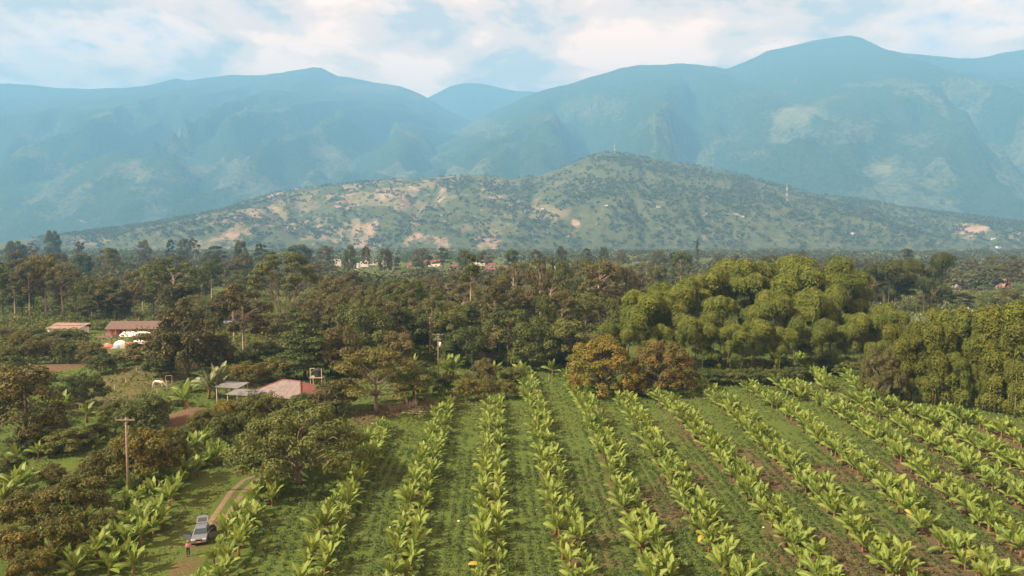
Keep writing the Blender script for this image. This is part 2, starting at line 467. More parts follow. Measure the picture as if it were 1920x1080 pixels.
def build_mountains():
    MAT['mountain'] = terrain_material('mountain_cover', (0.010, 0.024, 0.012), (0.060, 0.085, 0.032), (0.13, 0.135, 0.058), (0.215, 0.19, 0.095), (0.45, 0.32, 0.22), 0.030)
    left = [(-1500, 230), (-700, 190), (-300, 172), (0, 156), (60, 160), (170, 168), (270, 160), (330, 147), (352, 151), (430, 138), (480, 140), (530, 135),
            (590, 126), (605, 128), (635, 143), (690, 152), (750, 160), (790, 175), (830, 200), (900, 235), (1000, 262), (1150, 300), (1400, 345), (1800, 380), (2600, 420)]
    mid = [(-400, 330), (300, 300), (600, 240), (760, 195), (810, 178), (850, 160), (875, 154), (905, 158), (950, 167), (1010, 172), (1100, 190), (1300, 240), (1700, 330), (2400, 400)]
    right = [(-900, 430), (300, 400), (600, 345), (760, 290), (860, 245), (930, 205), (980, 182), (1020, 168), (1060, 159), (1120, 141), (1160, 126), (1200, 121), (1280, 120),
             (1340, 125), (1363, 130), (1400, 114), (1440, 95), (1480, 84), (1530, 75), (1570, 67), (1590, 66), (1612, 70), (1650, 88), (1690, 97),
             (1740, 105), (1830, 110), (1880, 98), (1920, 92), (2060, 70), (2300, 100), (2700, 140), (3200, 200)]
    for nm, prof, yc, y0, seed, spur, label in (
            ('mountain_range', left, 9800, 4600, 31, 0.30, 'hazy blue mountain range rising into cloud at the left'),
            ('mountain_range', mid, 11500, 9300, 57, 0.05, 'far blue mountain peak in the gap between both ranges'),
            ('mountain_range', right, 8600, 4200, 77, 0.33, 'tall blue mountain range with pale landslide scars at the right')):
        xs = np.linspace(-1.05 * yc, 1.05 * yc, 200 if seed == 57 else 360); ys = np.linspace(y0 - 60, yc + 500, 60 if seed == 57 else 150)
        X, Y = np.meshgrid(xs, ys)
        Z, t = range_height(X, Y, prof, yc, y0, seed, spur, wob=300)
        fld = 0.5 * smooth(0.46, 0.66, fbm(X / 330, Y / 420, seed + 3, 5)) * smooth(0.95, 0.35, t)
        soil = np.zeros_like(X)
        vx = X / Y * yc; vz = CAM_H + (Z - CAM_H) / Y * yc      # where each vertex shows from the field
        if nm and seed == 77:
            for q in ((1605, 245, 60, 30), (1720, 262, 50, 22), (1410, 290, 50, 14), (1660, 320, 60, 14), (1480, 215, 60, 20), (1100, 205, 70, 30), (900, 240, 70, 26)):
                fld += 0.42 * patch(vx, vz, *q, yc)
            for q in ((1200, 222, 5, 26), (1212, 250, 5, 16), (1487, 102, 4, 20), (1492, 150, 7, 9), (1118, 196, 5, 9)): soil += 0.55 * patch(vx, vz, *q, yc)
        if seed == 31:
            for q in ((690, 165, 90, 12), (780, 182, 26, 9), (330, 330, 60, 22), (230, 320, 60, 20), (165, 415, 34, 9), (620, 285, 60, 12)): fld += 0.42 * patch(vx, vz, *q, yc)
            for q in ((165, 415, 30, 6),): soil += 0.5 * patch(vx, vz, *q, yc)
        o = obj(nm, grid_mesh(nm, xs, ys, Z, [MAT['mountain']], {'field': np.clip(fld, 0, 1), 'soil': np.clip(soil, 0, 1)}))
        structure(o); o['label'] = label
build_mountains()

# ------------------------------------------------------------------ the front hill
HILL = [(-900, 478), (-200, 474), (40, 466), (120, 458), (200, 440), (250, 425), (350, 406), (420, 390), (500, 366), (560, 353), (640, 346), (740, 337), (830, 332), (880, 327),
        (960, 335), (1010, 330), (1060, 312), (1100, 295), (1130, 286), (1170, 288), (1210, 296), (1260, 304), (1330, 316), (1400, 330), (1470, 349), (1540, 366),
        (1600, 372), (1680, 384), (1750, 397), (1810, 402), (1850, 409), (1880, 422), (1920, 438), (1990, 455), (2200, 470), (2900, 478)]
HYC, HY0 = 3400.0, 2450.0
def hill_z(x, y): return range_height(np.asarray(x, float), np.asarray(y, float), HILL, HYC, HY0, 91, 0.36, wob=120, back=0.6, jag=0.01, conc=0.85)[0]
def hit_hill(px, py):
    d = ray(px, py)
    for Y in np.arange(HY0 - 20, HYC + 250, 6.0):
        k = Y / d[1]; x, z = d[0] * k, CAM_H + d[2] * k
        if z <= float(hill_z([x], [Y])[0]): return x, Y, z
    return None
def build_hill():
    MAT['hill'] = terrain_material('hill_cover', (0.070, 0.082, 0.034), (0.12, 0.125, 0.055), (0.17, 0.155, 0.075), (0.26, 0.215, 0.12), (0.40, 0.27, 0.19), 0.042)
    xs = np.linspace(-3400, 3400, 600); ys = np.linspace(HY0 - 20, HYC + 480, 180)
    X, Y = np.meshgrid(xs, ys)
    Z = hill_z(X, Y)
    vx = X / Y * HYC; vz = CAM_H + (Z - CAM_H) / Y * HYC
    sunny = smooth(1150, 700, 960 + FPX * X / Y) * smooth(250, 500, 960 + FPX * X / Y)  # sunlit stretch of the hill, painted in as more pale field and soil
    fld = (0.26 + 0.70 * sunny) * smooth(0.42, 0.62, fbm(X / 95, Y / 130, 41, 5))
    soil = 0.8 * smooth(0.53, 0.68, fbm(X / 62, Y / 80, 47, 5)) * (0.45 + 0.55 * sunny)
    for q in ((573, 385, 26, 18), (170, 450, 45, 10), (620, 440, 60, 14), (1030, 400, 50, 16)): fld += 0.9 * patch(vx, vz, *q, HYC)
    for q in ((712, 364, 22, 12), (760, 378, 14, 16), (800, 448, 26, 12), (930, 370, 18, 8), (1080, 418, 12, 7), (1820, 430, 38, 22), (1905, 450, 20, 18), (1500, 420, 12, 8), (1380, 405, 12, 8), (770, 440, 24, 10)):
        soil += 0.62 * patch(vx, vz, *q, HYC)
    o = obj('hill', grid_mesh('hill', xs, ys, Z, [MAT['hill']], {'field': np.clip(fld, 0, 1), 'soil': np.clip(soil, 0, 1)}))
    structure(o); o['label'] = 'broad wooded hill with bare earth patches before the mountains'
    return
build_hill()
# ================================================================== PLANTS
RNG = np.random.default_rng(2024)
rnd = random.Random(77)

# ------------------------------------------------------------------ leaf clouds
def unit(v): return v / np.maximum(np.linalg.norm(v, axis=1, keepdims=True), 1e-9)
def leaf_cloud(C, Nn, L, W, tint, rng, axis_dir=None, fold=0.18):
    """one kite-shaped leaf face per centre; returns V, F, tint"""
    n = len(C)
    r = unit(rng.normal(size=(n, 3))) if axis_dir is None else axis_dir
    Nn = unit(Nn)
    t = unit(r - (r * Nn).sum(1, keepdims=True) * Nn)
    b = np.cross(Nn, t)
    L = np.broadcast_to(np.asarray(L, float), (n,))[:, None]; W = np.broadcast_to(np.asarray(W, float), (n,))[:, None]
    V = np.stack([C - t * L * 0.5, C + b * W * 0.5 + Nn * W * fold - t * L * 0.06, C + t * L * 0.5, C - b * W * 0.5 + Nn * W * fold - t * L * 0.06], 1).reshape(-1, 3)
    F = np.arange(4 * n).reshape(n, 4)
    return V, F, np.repeat(tint, 4)
def merge(parts):
    V, F, T, o = [], [], [], 0
    for v, f, t in parts:
        V.append(v); F.append(f + o); T.append(t); o += len(v)
    return np.concatenate(V), np.concatenate(F), np.concatenate(T)
def clump_leaves(blobs, per, L, W, rng, up=0.35, lo=-0.55, shell=(0.62, 1.08), rough=0.40, tvar=0.5):
    """blobs: (cx,cy,cz, rx,ry,rz); leaves sit on the skins of the blobs"""
    parts = []
    for b in blobs:
        n = int(per * rng.uniform(0.75, 1.25))
        d = unit(rng.normal(size=(int(n * 1.8), 3))); d = d[d[:, 2] > lo][:n]; n = len(d)
        bump = 1 + 0.22 * np.sin(d[:, :1] * 5 + b[0]) * np.cos(d[:, 1:2] * 6 + b[1])
        C = np.array(b[:3]) + d * np.array(b[3:6]) * rng.uniform(*shell, (n, 1)) * bump
        Nn = d + rng.normal(size=(n, 3)) * rough + np.array([0, 0, up])
        ct = rng.uniform(0, 1)
        tint = np.clip((1 - tvar) * ct + tvar * rng.random(n), 0, 1)
        s = rng.uniform(0.7, 1.3, n)
        parts.append(leaf_cloud(C, Nn, L * s, W * s, tint, rng))
    return merge(parts)

# ------------------------------------------------------------------ materials
def G(*c): return tuple(c)
FOL = {
    'dark':   foliage('leaf_dark_green', [(0.0, (0.040, 0.060, 0.015)), (0.55, (0.082, 0.106, 0.024)), (1.0, (0.150, 0.162, 0.040))]),
    'green':  foliage('leaf_mid_green', [(0.0, (0.052, 0.070, 0.016)), (0.5, (0.100, 0.120, 0.026)), (1.0, (0.172, 0.172, 0.040))]),
    'olive':  foliage('leaf_olive', [(0.0, (0.062, 0.064, 0.021)), (0.5, (0.115, 0.108, 0.034)), (1.0, (0.185, 0.160, 0.054))]),
    'brown':  foliage('leaf_brown_olive', [(0.0, (0.058, 0.055, 0.020)), (0.5, (0.108, 0.096, 0.034)), (1.0, (0.175, 0.145, 0.052))]),
    'bloom':  foliage('leaf_with_buff_bloom', [(0.0, (0.044, 0.046, 0.017)), (0.7, (0.090, 0.082, 0.028)), (0.86, (0.12, 0.095, 0.035)), (0.93, (0.42, 0.26, 0.14)), (1.0, (0.50, 0.34, 0.20))], objvar=0.1),
    'yellow': foliage('leaf_yellow_green', [(0.0, (0.070, 0.075, 0.018)), (0.5, (0.125, 0.122, 0.026)), (1.0, (0.205, 0.180, 0.040))]),
    'mango':  foliage('leaf_orange_flush', [(0.0, (0.085, 0.098, 0.016)), (0.40, (0.160, 0.152, 0.025)), (0.75, (0.235, 0.182, 0.030)), (1.0, (0.30, 0.170, 0.036))], objvar=0.25),
    'rust':   foliage('leaf_rusty', [(0.0, (0.058, 0.066, 0.017)), (0.4, (0.108, 0.102, 0.025)), (0.75, (0.165, 0.122, 0.030)), (1.0, (0.23, 0.130, 0.037))], objvar=0.25),
    'citrus': foliage('leaf_olive_orange', [(0.0, (0.055, 0.064, 0.014)), (0.5, (0.108, 0.110, 0.022)), (0.85, (0.175, 0.150, 0.030)), (1.0, (0.26, 0.175, 0.038))], objvar=0.3),
    'bamboo': foliage('leaf_bamboo', [(0.0, (0.068, 0.096, 0.014)), (0.5, (0.128, 0.158, 0.024)), (1.0, (0.212, 0.230, 0.036))], 0.3, objvar=0.45),
    'bamboo_dark': foliage('leaf_bamboo_dark', [(0.0, (0.042, 0.056, 0.016)), (0.5, (0.078, 0.090, 0.024)), (1.0, (0.125, 0.128, 0.034))], 0.3, objvar=0.4),
    'bamboo_gold': foliage('leaf_bamboo_gold', [(0.0, (0.068, 0.086, 0.013)), (0.5, (0.130, 0.146, 0.022)), (1.0, (0.212, 0.212, 0.034))], 0.3, objvar=0.4),
    'haze':   foliage('leaf_far', [(0.0, (0.036, 0.046, 0.020)), (0.5, (0.065, 0.074, 0.028)), (1.0, (0.115, 0.108, 0.045))]),
    'hillside': foliage('leaf_hill_hazed', [(0.0, (0.052, 0.064, 0.028)), (0.5, (0.085, 0.096, 0.040)), (1.0, (0.135, 0.132, 0.060))]),  # hill leaves in a paler tone, haze put into the colour
    'grass':  foliage('grass_blade', [(0.0, (0.050, 0.084, 0.014)), (0.5, (0.090, 0.126, 0.024)), (1.0, (0.145, 0.165, 0.040))], 0.3),
    'cassava': foliage('leaf_cassava', [(0.0, (0.030, 0.060, 0.018)), (0.5, (0.055, 0.090, 0.026)), (1.0, (0.095, 0.125, 0.038))], 0.3),
    'plantain': foliage('leaf_plantain', [(0.0, (0.085, 0.140, 0.024)), (0.45, (0.140, 0.212, 0.032)), (0.8, (0.225, 0.290, 0.048)), (1.0, (0.34, 0.35, 0.068))], 0.35, 0.55, 0.5, 0.28, mid=(0.30, 0.32, 0.09)),
    'plantain_grey': foliage('leaf_plantain_greyish', [(0.0, (0.085, 0.115, 0.052)), (0.5, (0.145, 0.180, 0.085)), (1.0, (0.24, 0.27, 0.14))], 0.25, 0.42, 0.5, 0.45, mid=(0.36, 0.36, 0.20)),
    'plantain_yellow': foliage('leaf_plantain_yellowed', [(0.0, (0.34, 0.26, 0.035)), (1.0, (0.52, 0.40, 0.06))], 0.3, 0.5, 0.4, mid=(0.5, 0.42, 0.15)),
    'dead': foliage('leaf_dry', [(0.0, (0.14, 0.075, 0.035)), (1.0, (0.28, 0.16, 0.075))], 0.15, 0.8, 0.4),
}
BARK = {
    'dark': surf('bark_dark', (0.09, 0.065, 0.045), (0.05, 0.037, 0.027), 4, 0.9, 0.4),
    'pale': surf('bark_pale', (0.42, 0.32, 0.24), (0.27, 0.20, 0.145), 2.5, 0.85, 0.3),
    'grey': surf('bark_grey', (0.24, 0.19, 0.15), (0.13, 0.10, 0.08), 3, 0.9, 0.3),
    'stem': surf('plantain_stem', (0.24, 0.125, 0.05), (0.13, 0.10, 0.035), 5, 0.75, 0.2),
    'culm': surf('bamboo_culm', (0.20, 0.17, 0.06), (0.12, 0.11, 0.045), 3, 0.6, 0.1),
}

# ------------------------------------------------------------------ tree patterns: every kind is a trunk mesh and a crown mesh
def limb(mb, a, b, r0, r1, rng, sag=0.12, n=4, sides=5):
    a, b = Vector(a), Vector(b); L = (b - a).length
    off = Vector(rng.normal(size=3)) * L * sag * 0.5
    pts = [a.lerp(b, t) + off * math.sin(math.pi * t) + Vector((0, 0, L * sag * math.sin(math.pi * t) * 0.5)) for t in np.linspace(0, 1, n)]
    mb.tube(pts, [r0 + (r1 - r0) * t for t in np.linspace(0, 1, n)], sides, False)

def make_tree(kind, seed):
    rng = np.random.default_rng(seed)
    mb = MB(); blobs = []; U = rng.uniform
    if kind == 'dense':      # H 14, W 13, crown nearly to the ground
        H, W, fol, bark, per, L, Wd = 14, 13, 'dark', 'dark', 190, 0.54, 0.30
        for i in range(46):
            a, q, zz = U(0, 6.283), math.sqrt(U(0, 1)), U(0.0, 1)
            z = 3.2 + zz * 9.8; R = 5.6 * math.sqrt(max(0.04, 1 - ((zz - 0.30) / 0.74) ** 2))
            q = 0.45 + 0.55 * q
            r = U(1.1, 1.9); blobs.append((R * q * math.cos(a), R * q * math.sin(a), z, r, r, r * U(0.72, 1.0)))
        trunk_top, r0 = 9, 0.34
    elif kind == 'airy':     # tall tree on a clear pale trunk, crown in the upper half
        H, W, fol, bark, per, L, Wd = 20, 12, 'olive', 'pale', 210, 0.50, 0.28
        for i in range(34):
            a, zz = U(0, 6.283), U(0, 1); z = 9 + zz * 10.2
            R = 5.0 * math.sqrt(max(0.05, 1 - ((zz - 0.42) / 0.66) ** 2)) * (0.4 + 0.6 * math.sqrt(U(0, 1)))
            r = U(0.9, 1.7); blobs.append((R * math.cos(a), R * math.sin(a), z, r, r, r * U(0.65, 0.95)))
        trunk_top, r0 = 15, 0.30
    elif kind == 'slender':  # very tall thin trunk, small open head
        H, W, fol, bark, per, L, Wd = 22, 8, 'olive', 'pale', 150, 0.50, 0.28
        for i in range(20):
            a, zz = U(0, 6.283), U(0, 1); z = 13.5 + zz * 7.8
            R = 3.2 * math.sqrt(max(0.05, 1 - ((zz - 0.5) / 0.62) ** 2)) * U(0.35, 1)
            r = U(0.8, 1.4); blobs.append((R * math.cos(a), R * math.sin(a), z, r, r, r * 0.6))
        trunk_top, r0 = 18, 0.27
    elif kind == 'vase':     # many rising stems, thin outer veil of leaves
        H, W, fol, bark, per, L, Wd = 20, 18, 'green', 'grey', 250, 0.50, 0.26
        for i in range(48):
            a, e = U(0, 6.283), U(0.12, 1.0)
            R = 7.6 * math.sqrt(1 - e * e * 0.9); z = 9.5 + e * 9.5
            r = U(1.0, 1.8); blobs.append((R * math.cos(a), R * math.sin(a), z, r, r, r * 0.55))
        trunk_top, r0 = 5.5, 0.5
    elif kind == 'tier':     # flat shelves of foliage, dark
        H, W, fol, bark, per, L, Wd = 16, 14, 'dark', 'dark', 170, 0.58, 0.30
        for lv in range(8):
            zz = lv / 7; R = 6.4 * (1 - zz) ** 0.62 + 0.8; m = int(3 + 7 * (1 - zz))
            for i in range(m):
                a = 6.283 * i / m + U(-0.35, 0.35); q = U(0.45, 0.95)
                r = U(1.3, 2.1); blobs.append((R * q * math.cos(a), R * q * math.sin(a), 3 + zz * 12 + U(-0.5, 0.5), r, r, r * 0.36))
        trunk_top, r0 = 13, 0.32
    elif kind == 'umbrella': # wide flat layered head
        H, W, fol, bark, per, L, Wd = 12, 19, 'yellow', 'grey', 170, 0.50, 0.26
        for i in range(62):
            a, q = U(0, 6.283), math.sqrt(U(0.02, 1)); lay = i % 4
            R = (9.0, 8.6, 7.0, 4.8)[lay] * q; z = (5.4, 7.4, 9.2, 10.9)[lay] - 1.1 * q * q + U(-0.3, 0.3)
            r = U(1.2, 1.9); blobs.append((R * math.cos(a), R * math.sin(a), z, r, r, r * 0.36))
        trunk_top, r0 = 5, 0.42
    elif kind == 'dome':     # tight dome of leaf tufts down to low skirts
        H, W, fol, bark, per, L, Wd = 12, 14, 'mango', 'dark', 150, 0.42, 0.22
        for i in range(120):
            a = U(0, 6.283); e = math.asin(U(-0.42, 1)); q = U(0.78, 1.0)
            r = U(0.7, 1.15)
            blobs.append((6.3 * q * math.cos(e) * math.cos(a), 6.3 * q * math.cos(e) * math.sin(a), 3.9 + 7.3 * q * math.sin(e), r, r, r * 0.85))
        trunk_top, r0 = 7, 0.42
    elif kind == 'bushy':    # low round shrub or fruit tree
        H, W, fol, bark, per, L, Wd = 6, 7, 'citrus', 'grey', 150, 0.30, 0.16
        for i in range(58):
            a = U(0, 6.283); e = math.asin(U(-0.25, 1)); q = U(0.5, 1.0)
            r = U(0.5, 0.95)
            blobs.append((3.0 * q * math.cos(e) * math.cos(a), 3.0 * q * math.cos(e) * math.sin(a), 2.4 + 3.1 * q * math.sin(e), r, r, r * 0.8))
        trunk_top, r0 = 3, 0.16
    elif kind == 'spread':   # big spreading crown with bare twigs poking out
        H, W, fol, bark, per, L, Wd = 12, 20, 'dark', 'grey', 150, 0.42, 0.24
        for i in range(125):
            a, q, zz = U(0, 6.283), math.sqrt(U(0.02, 1)), U(0, 1)
            R = 9.0 * q; z = 1.9 + (9.0 - 6.2 * q ** 2.2) * (0.25 + 0.75 * zz)
            r = U(0.9, 1.5); blobs.append((R * math.cos(a), R * math.sin(a), z, r, r, r * 0.62))
        trunk_top, r0 = 5, 0.5
    elif kind == 'conifer':
        H, W, fol, bark, per, L, Wd = 18, 4.4, 'dark', 'dark', 60, 0.7, 0.3
        for i in range(40):
            zz = i / 39; R = 1.9 * (1 - zz) ** 0.8 * U(0.3, 1); a = U(0, 6.283)
            blobs.append((R * math.cos(a), R * math.sin(a), 1.5 + zz * 16, 0.75, 0.75, 0.6))
        trunk_top, r0 = 16, 0.25
    elif kind == 'twiggy':   # leafless bush of fine grey-brown twigs
        H, W, fol, bark, per, L, Wd = 5, 6, 'brown', 'grey', 14, 0.28, 0.16
        for i in range(26):
            a = U(0, 6.283); e = math.asin(U(0.1, 1))
            blobs.append((2.6 * math.cos(e) * math.cos(a), 2.6 * math.cos(e) * math.sin(a), 1 + 3.6 * math.sin(e), 0.6, 0.6, 0.5))
        trunk_top, r0 = 1.2, 0.15
    # trunk and limbs
    lean = Vector((U(-0.5, 0.5), U(-0.5, 0.5), 0))
    if kind == 'vase':
        tops = []
        for k in range(7):
            a = 6.283 * k / 7 + U(-0.3, 0.3); p = Vector((2.6 * math.cos(a), 2.6 * math.sin(a), 8.5 + U(-1, 1)))
            limb(mb, (0.25 * math.cos(a), 0.25 * math.sin(a), -0.3), p, 0.19, 0.11, rng, 0.05, 5, 6); tops.append(p)
        for b in blobs:
            p = min(tops, key=lambda q: (q - Vector(b[:3])).length)
            limb(mb, p, b[:3], 0.075, 0.02, rng, 0.1, 4, 4)
    else:
        nseg = 6
        pts = [lean * math.sin(2.2 * t) + Vector((0, 0, -0.3 + (trunk_top + 0.3) * t)) for t in np.linspace(0, 1, nseg)]
        mb.tube(pts, [r0 * (1.25 if i == 0 else 1) * (1 - 0.55 * i / (nseg - 1)) for i in range(nseg)], 7)
        lo = 0.32 if kind in ('dense', 'tier', 'dome', 'bushy', 'conifer', 'twiggy', 'spread') else 0.62
        for b in blobs[:: (1 if kind in ('twiggy', 'airy', 'slender') else 2)]:
            zt = min(trunk_top * 0.98, max(trunk_top * lo, b[2] - 1.5 - 0.25 * math.hypot(b[0], b[1])))
            t = zt / trunk_top; base = lean * math.sin(2.2 * t) + Vector((0, 0, zt))
            limb(mb, base, b[:3], r0 * 0.24, r0 * 0.06, rng, 0.16, 4, 4)
        if kind in ('twiggy', 'spread', 'airy'):
            for b in blobs[::3]:
                d = Vector((b[0], b[1], b[2] - trunk_top * 0.5)).normalized()
                for k in range(3 if kind == 'twiggy' else 1):
                    e = Vector(b[:3]) + (d + Vector(rng.normal(size=3)) * 0.4) * (1.5 if kind != 'twiggy' else 0.9)
                    limb(mb, b[:3], e, r0 * 0.10, r0 * 0.03, rng, 0.05, 3, 3)
    V, F, T = clump_leaves(blobs, per, L, Wd, rng, up=0.5 if kind in ('tier', 'umbrella', 'dome') else 0.35,
                           lo=-0.15 if kind in ('tier', 'umbrella') else -0.5)
    return {'H': H, 'W': W, 'trunk': mb.mesh(kind + '_trunk', BARK[bark], True), 'V': V, 'F': F, 'T': T, 'fol': fol, 'crowns': {}, 'kind': kind}

PAT = {}
def pattern(kind, variant):
    key = (kind, variant)
    if key not in PAT: PAT[key] = make_tree(kind, 1000 + 37 * variant + sum(map(ord, kind)))
    return PAT[key]
def recolour(o, m):
    """the same leaves in another tone: the material sits on the object, the mesh is shared"""
    o.material_slots[0].link = 'OBJECT'; o.material_slots[0].material = m
    return o
def crown_mesh(pt, fol):
    if 'me' not in pt['crowns']: pt['crowns']['me'] = mesh(pt['kind'] + '_crown', pt['V'], pt['F'], [FOL[pt['fol']]], {'tint': pt['T']})
    return pt['crowns']['me']

TREES = []      # (root, sort key, phrase, zone)
NAMES = {'dense': 'leafy_tree', 'airy': 'shade_tree', 'slender': 'tall_tree', 'vase': 'many_stemmed_tree', 'tier': 'layered_tree', 'umbrella': 'umbrella_tree',
         'dome': 'mango_tree', 'bushy': 'bushy_tree', 'spread': 'spreading_tree', 'conifer': 'cypress_tree', 'twiggy': 'bare_bush'}
def tree(kind, x, y, h, w, fol=None, label=None, cat='tree', zone=None, phrase=None, variant=None, group=None, name=None):
    v = rnd.randrange(3) if variant is None else variant
    pt = pattern(kind, v)
    fol = fol or pt['fol']
    root = obj(name or NAMES[kind], None, None, (x, y, gz(x, y) - 0.05), (0, 0, rnd.uniform(0, 6.283)), (w / pt['W'], w / pt['W'], h / pt['H']))
    root['category'] = cat
    if label: root['label'] = label
    if group: root['group'] = group
    obj('trunk', pt['trunk'], root)
    recolour(obj('crown', crown_mesh(pt, fol), root), FOL[fol])
    if zone: TREES.append((root, x / y, phrase, zone))
    return root
def tree_px(kind, px, base, top, wpx, **kw):
    """a tree standing on the ground at pixel (px, base), its top at row top, its crown wpx wide"""
    x, y = P(px, base, 0.0)
    z = gz(x, y); x, y = P(px, base, z); z = gz(x, y)
    h = at_y(px, top, y)[1] - z
    return tree(kind, x, y, h, wpx * y / FPX, **kw)

# ------------------------------------------------------------------ plantains
def leaf_blade(length, width, phi0, dphi, seed, n=8, fold=0.22, rag=0.12, twist=0.0):
    """spine starts at the origin, leans phi0 from upright towards +x and arches by dphi; the blade is torn into lobes"""
    rng = np.random.default_rng(seed)
    p = np.zeros(3); S = []; Tn = []
    for i in range(n + 1):
        s = i / n; ph = math.radians(phi0 + dphi * s ** 1.4)
        t = np.array([math.sin(ph), 0, math.cos(ph)]); S.append(p.copy()); Tn.append(t)
        p = p + t * length / n
    def wid(s): return width * 0.5 * (0.10 if s < 0.10 else max(0.05, math.sin(math.pi * min(1, (s - 0.06) / 0.955) ** 0.85) ** 0.6))
    V, F, M = [], [], []
    for k in (-1, 1):
        f1 = fold
        for i in range(n):
            torn = rng.random() < 0.45
            if torn: f1 = fold + rng.uniform(-0.55, 0.25)
            a = len(V)
            for q, j in ((0, i), (1, i + 1)):
                s = j / n; t = Tn[j]; nn = np.array([-t[2], 0, t[0]]); tw = twist * s
                side = np.array([0, math.cos(tw), 0]) + nn * math.sin(tw); up = nn * math.cos(tw) - np.array([0, math.sin(tw), 0])
                w = wid(s) * (1 + rag * rng.uniform(-1, 0.6)); sh = t * (length / n) * (-0.10 if (torn and q == 0) else 0.0)
                V.append(S[j]); M.append(1.0); V.append(S[j] + side * k * w + up * f1 * w + sh); M.append(0.0)
            F.append((a, a + 2, a + 3, a + 1) if k < 0 else (a, a + 1, a + 3, a + 2))
    return np.array(V), np.array(F), np.array(M)
LEAFSPEC = [(1.85, 0.56, 6, 14), (1.95, 0.62, 17, 30), (2.0, 0.62, 30, 44), (1.95, 0.60, 46, 58), (1.8, 0.56, 62, 66), (1.5, 0.34, 2, 5), (1.45, 0.40, 150, 22)]
BLADES = [leaf_blade(*q, seed=50 + i, twist=(0.5, -0.35, 0.4, -0.5, 0.3, 0.0, 0.2)[i], rag=0.05 if i == 5 else 0.14) for i, q in enumerate(LEAFSPEC)]
LEAFMESH = {}
def leaf_mesh(i, fol):
    if (i, fol) not in LEAFMESH:
        V, F, M = BLADES[i]
        LEAFMESH[(i, fol)] = mesh('plantain_leaf', V, F, [FOL[fol]], {'tint': np.full(len(V), (0.62, 0.55, 0.48, 0.42, 0.34, 0.85, 0.5)[i]), 'mid': M}, True)
    return LEAFMESH[(i, fol)]
def plant_plan(seed):
    """(blade index, azimuth, size, drop) for one plant"""
    r = random.Random(seed); n = r.randint(9, 11); a = r.uniform(0, 6.283); L = []
    order = [4, 3, 4, 3, 2, 3, 2, 1, 2, 1, 0][11 - n:]
    for k, b in enumerate(order):
        L.append((b, a, r.uniform(0.82, 1.12), -0.05 * (n - k) * 0.6)); a += 2.4 + r.uniform(-0.35, 0.35)
    if r.random() < 0.7: L.append((5, a, r.uniform(0.7, 1.0), 0.0))
    if r.random() < 0.55: L.append((6, a + 1.0, r.uniform(0.8, 1.0), -0.1))
    return L, r.uniform(0.75, 1.25)
PLANS = [plant_plan(300 + i) for i in range(9)]
def stem_mesh(h, i):
    mb = MB(); mb.tube([(0, 0, -0.15), (0.01, 0.01, h * 0.4), (0.02, -0.01, h * 0.8), (0.02, 0, h + 0.12)], [0.15, 0.13, 0.10, 0.055], 7)
    return mb.mesh('plantain_stem', BARK['stem'], True)
STEMS = [stem_mesh(p[1], i) for i, p in enumerate(PLANS)]
def plantain(x, y, s, rz, plan, label, group, fol='plantain', yellow=None, name='plantain_plant', sink=0.0):
    L, hs = PLANS[plan]
    root = obj(name, None, None, (x, y, gz(x, y) - sink), (rnd.uniform(-0.06, 0.06), rnd.uniform(-0.06, 0.06), rz), (s, s, s))
    tag(root, label, 'plantain', group)
    obj('pseudostem', STEMS[plan], root)
    for k, (b, a, ls, dz) in enumerate(L):
        f = 'dead' if b == 6 else ('plantain_yellow' if yellow == k else fol)
        obj('leaf', leaf_mesh(b, f), root, (0.02, 0, hs + dz), (rnd.uniform(-0.22, 0.22), rnd.uniform(-0.2, 0.22), a), (ls, ls, ls))
    return root
def plantain_arrays(items):
    """many plants as one leaf mesh and one stem mesh (arrays); items (x, y, s, rz, plan, z)"""
    Vs, Fs, Ts, Ms, o = [], [], [], [], 0; SV, SF, so = [], [], 0
    ring = np.array([(math.cos(k * 1.2566), math.sin(k * 1.2566)) for k in range(5)])
    for (x, y, s, rz, plan, z) in items:
        L, hs = PLANS[plan]; pt = rnd.uniform(-0.22, 0.22)
        for (b, a, ls, dz) in L:
            V, F, M = BLADES[b]; c, d = math.cos(a + rz), math.sin(a + rz)
            W = V * ls * s
            Vs.append(np.stack([x + W[:, 0] * c - W[:, 1] * d, y + W[:, 0] * d + W[:, 1] * c, z + s * (hs + dz) + W[:, 2]], 1))
            Fs.append(F + o); Ms.append(M); o += len(V)
            Ts.append(np.full(len(V), np.clip((0.62, 0.55, 0.48, 0.42, 0.34, 0.85, 0.1)[b] + pt + rnd.uniform(-0.15, 0.15), 0, 1)))
        for zz, rr in ((-0.1, 0.15), (hs + 0.1, 0.06)):
            SV.append(np.stack([x + ring[:, 0] * rr * s, y + ring[:, 1] * rr * s, np.full(5, z + zz * s)], 1))
        SF.append(np.array([(so + k, so + (k + 1) % 5, so + 5 + (k + 1) % 5, so + 5 + k) for k in range(5)])); so += 10
    return (np.concatenate(Vs), np.concatenate(Fs), np.concatenate(Ts), np.concatenate(Ms)), (np.concatenate(SV), np.concatenate(SF))

ORD = ['zeroth', 'first', 'second', 'third', 'fourth', 'fifth', 'sixth', 'seventh', 'eighth', 'ninth', 'tenth', 'eleventh', 'twelfth', 'thirteenth', 'fourteenth',
       'fifteenth', 'sixteenth', 'seventeenth', 'eighteenth', 'nineteenth', 'twentieth']
def ordn(n):
    if n <= 20: return ORD[n]
    return '%d%s' % (n, {1: 'st', 2: 'nd', 3: 'rd'}.get(n % 10, 'th') if n % 100 not in (11, 12, 13) else 'th')

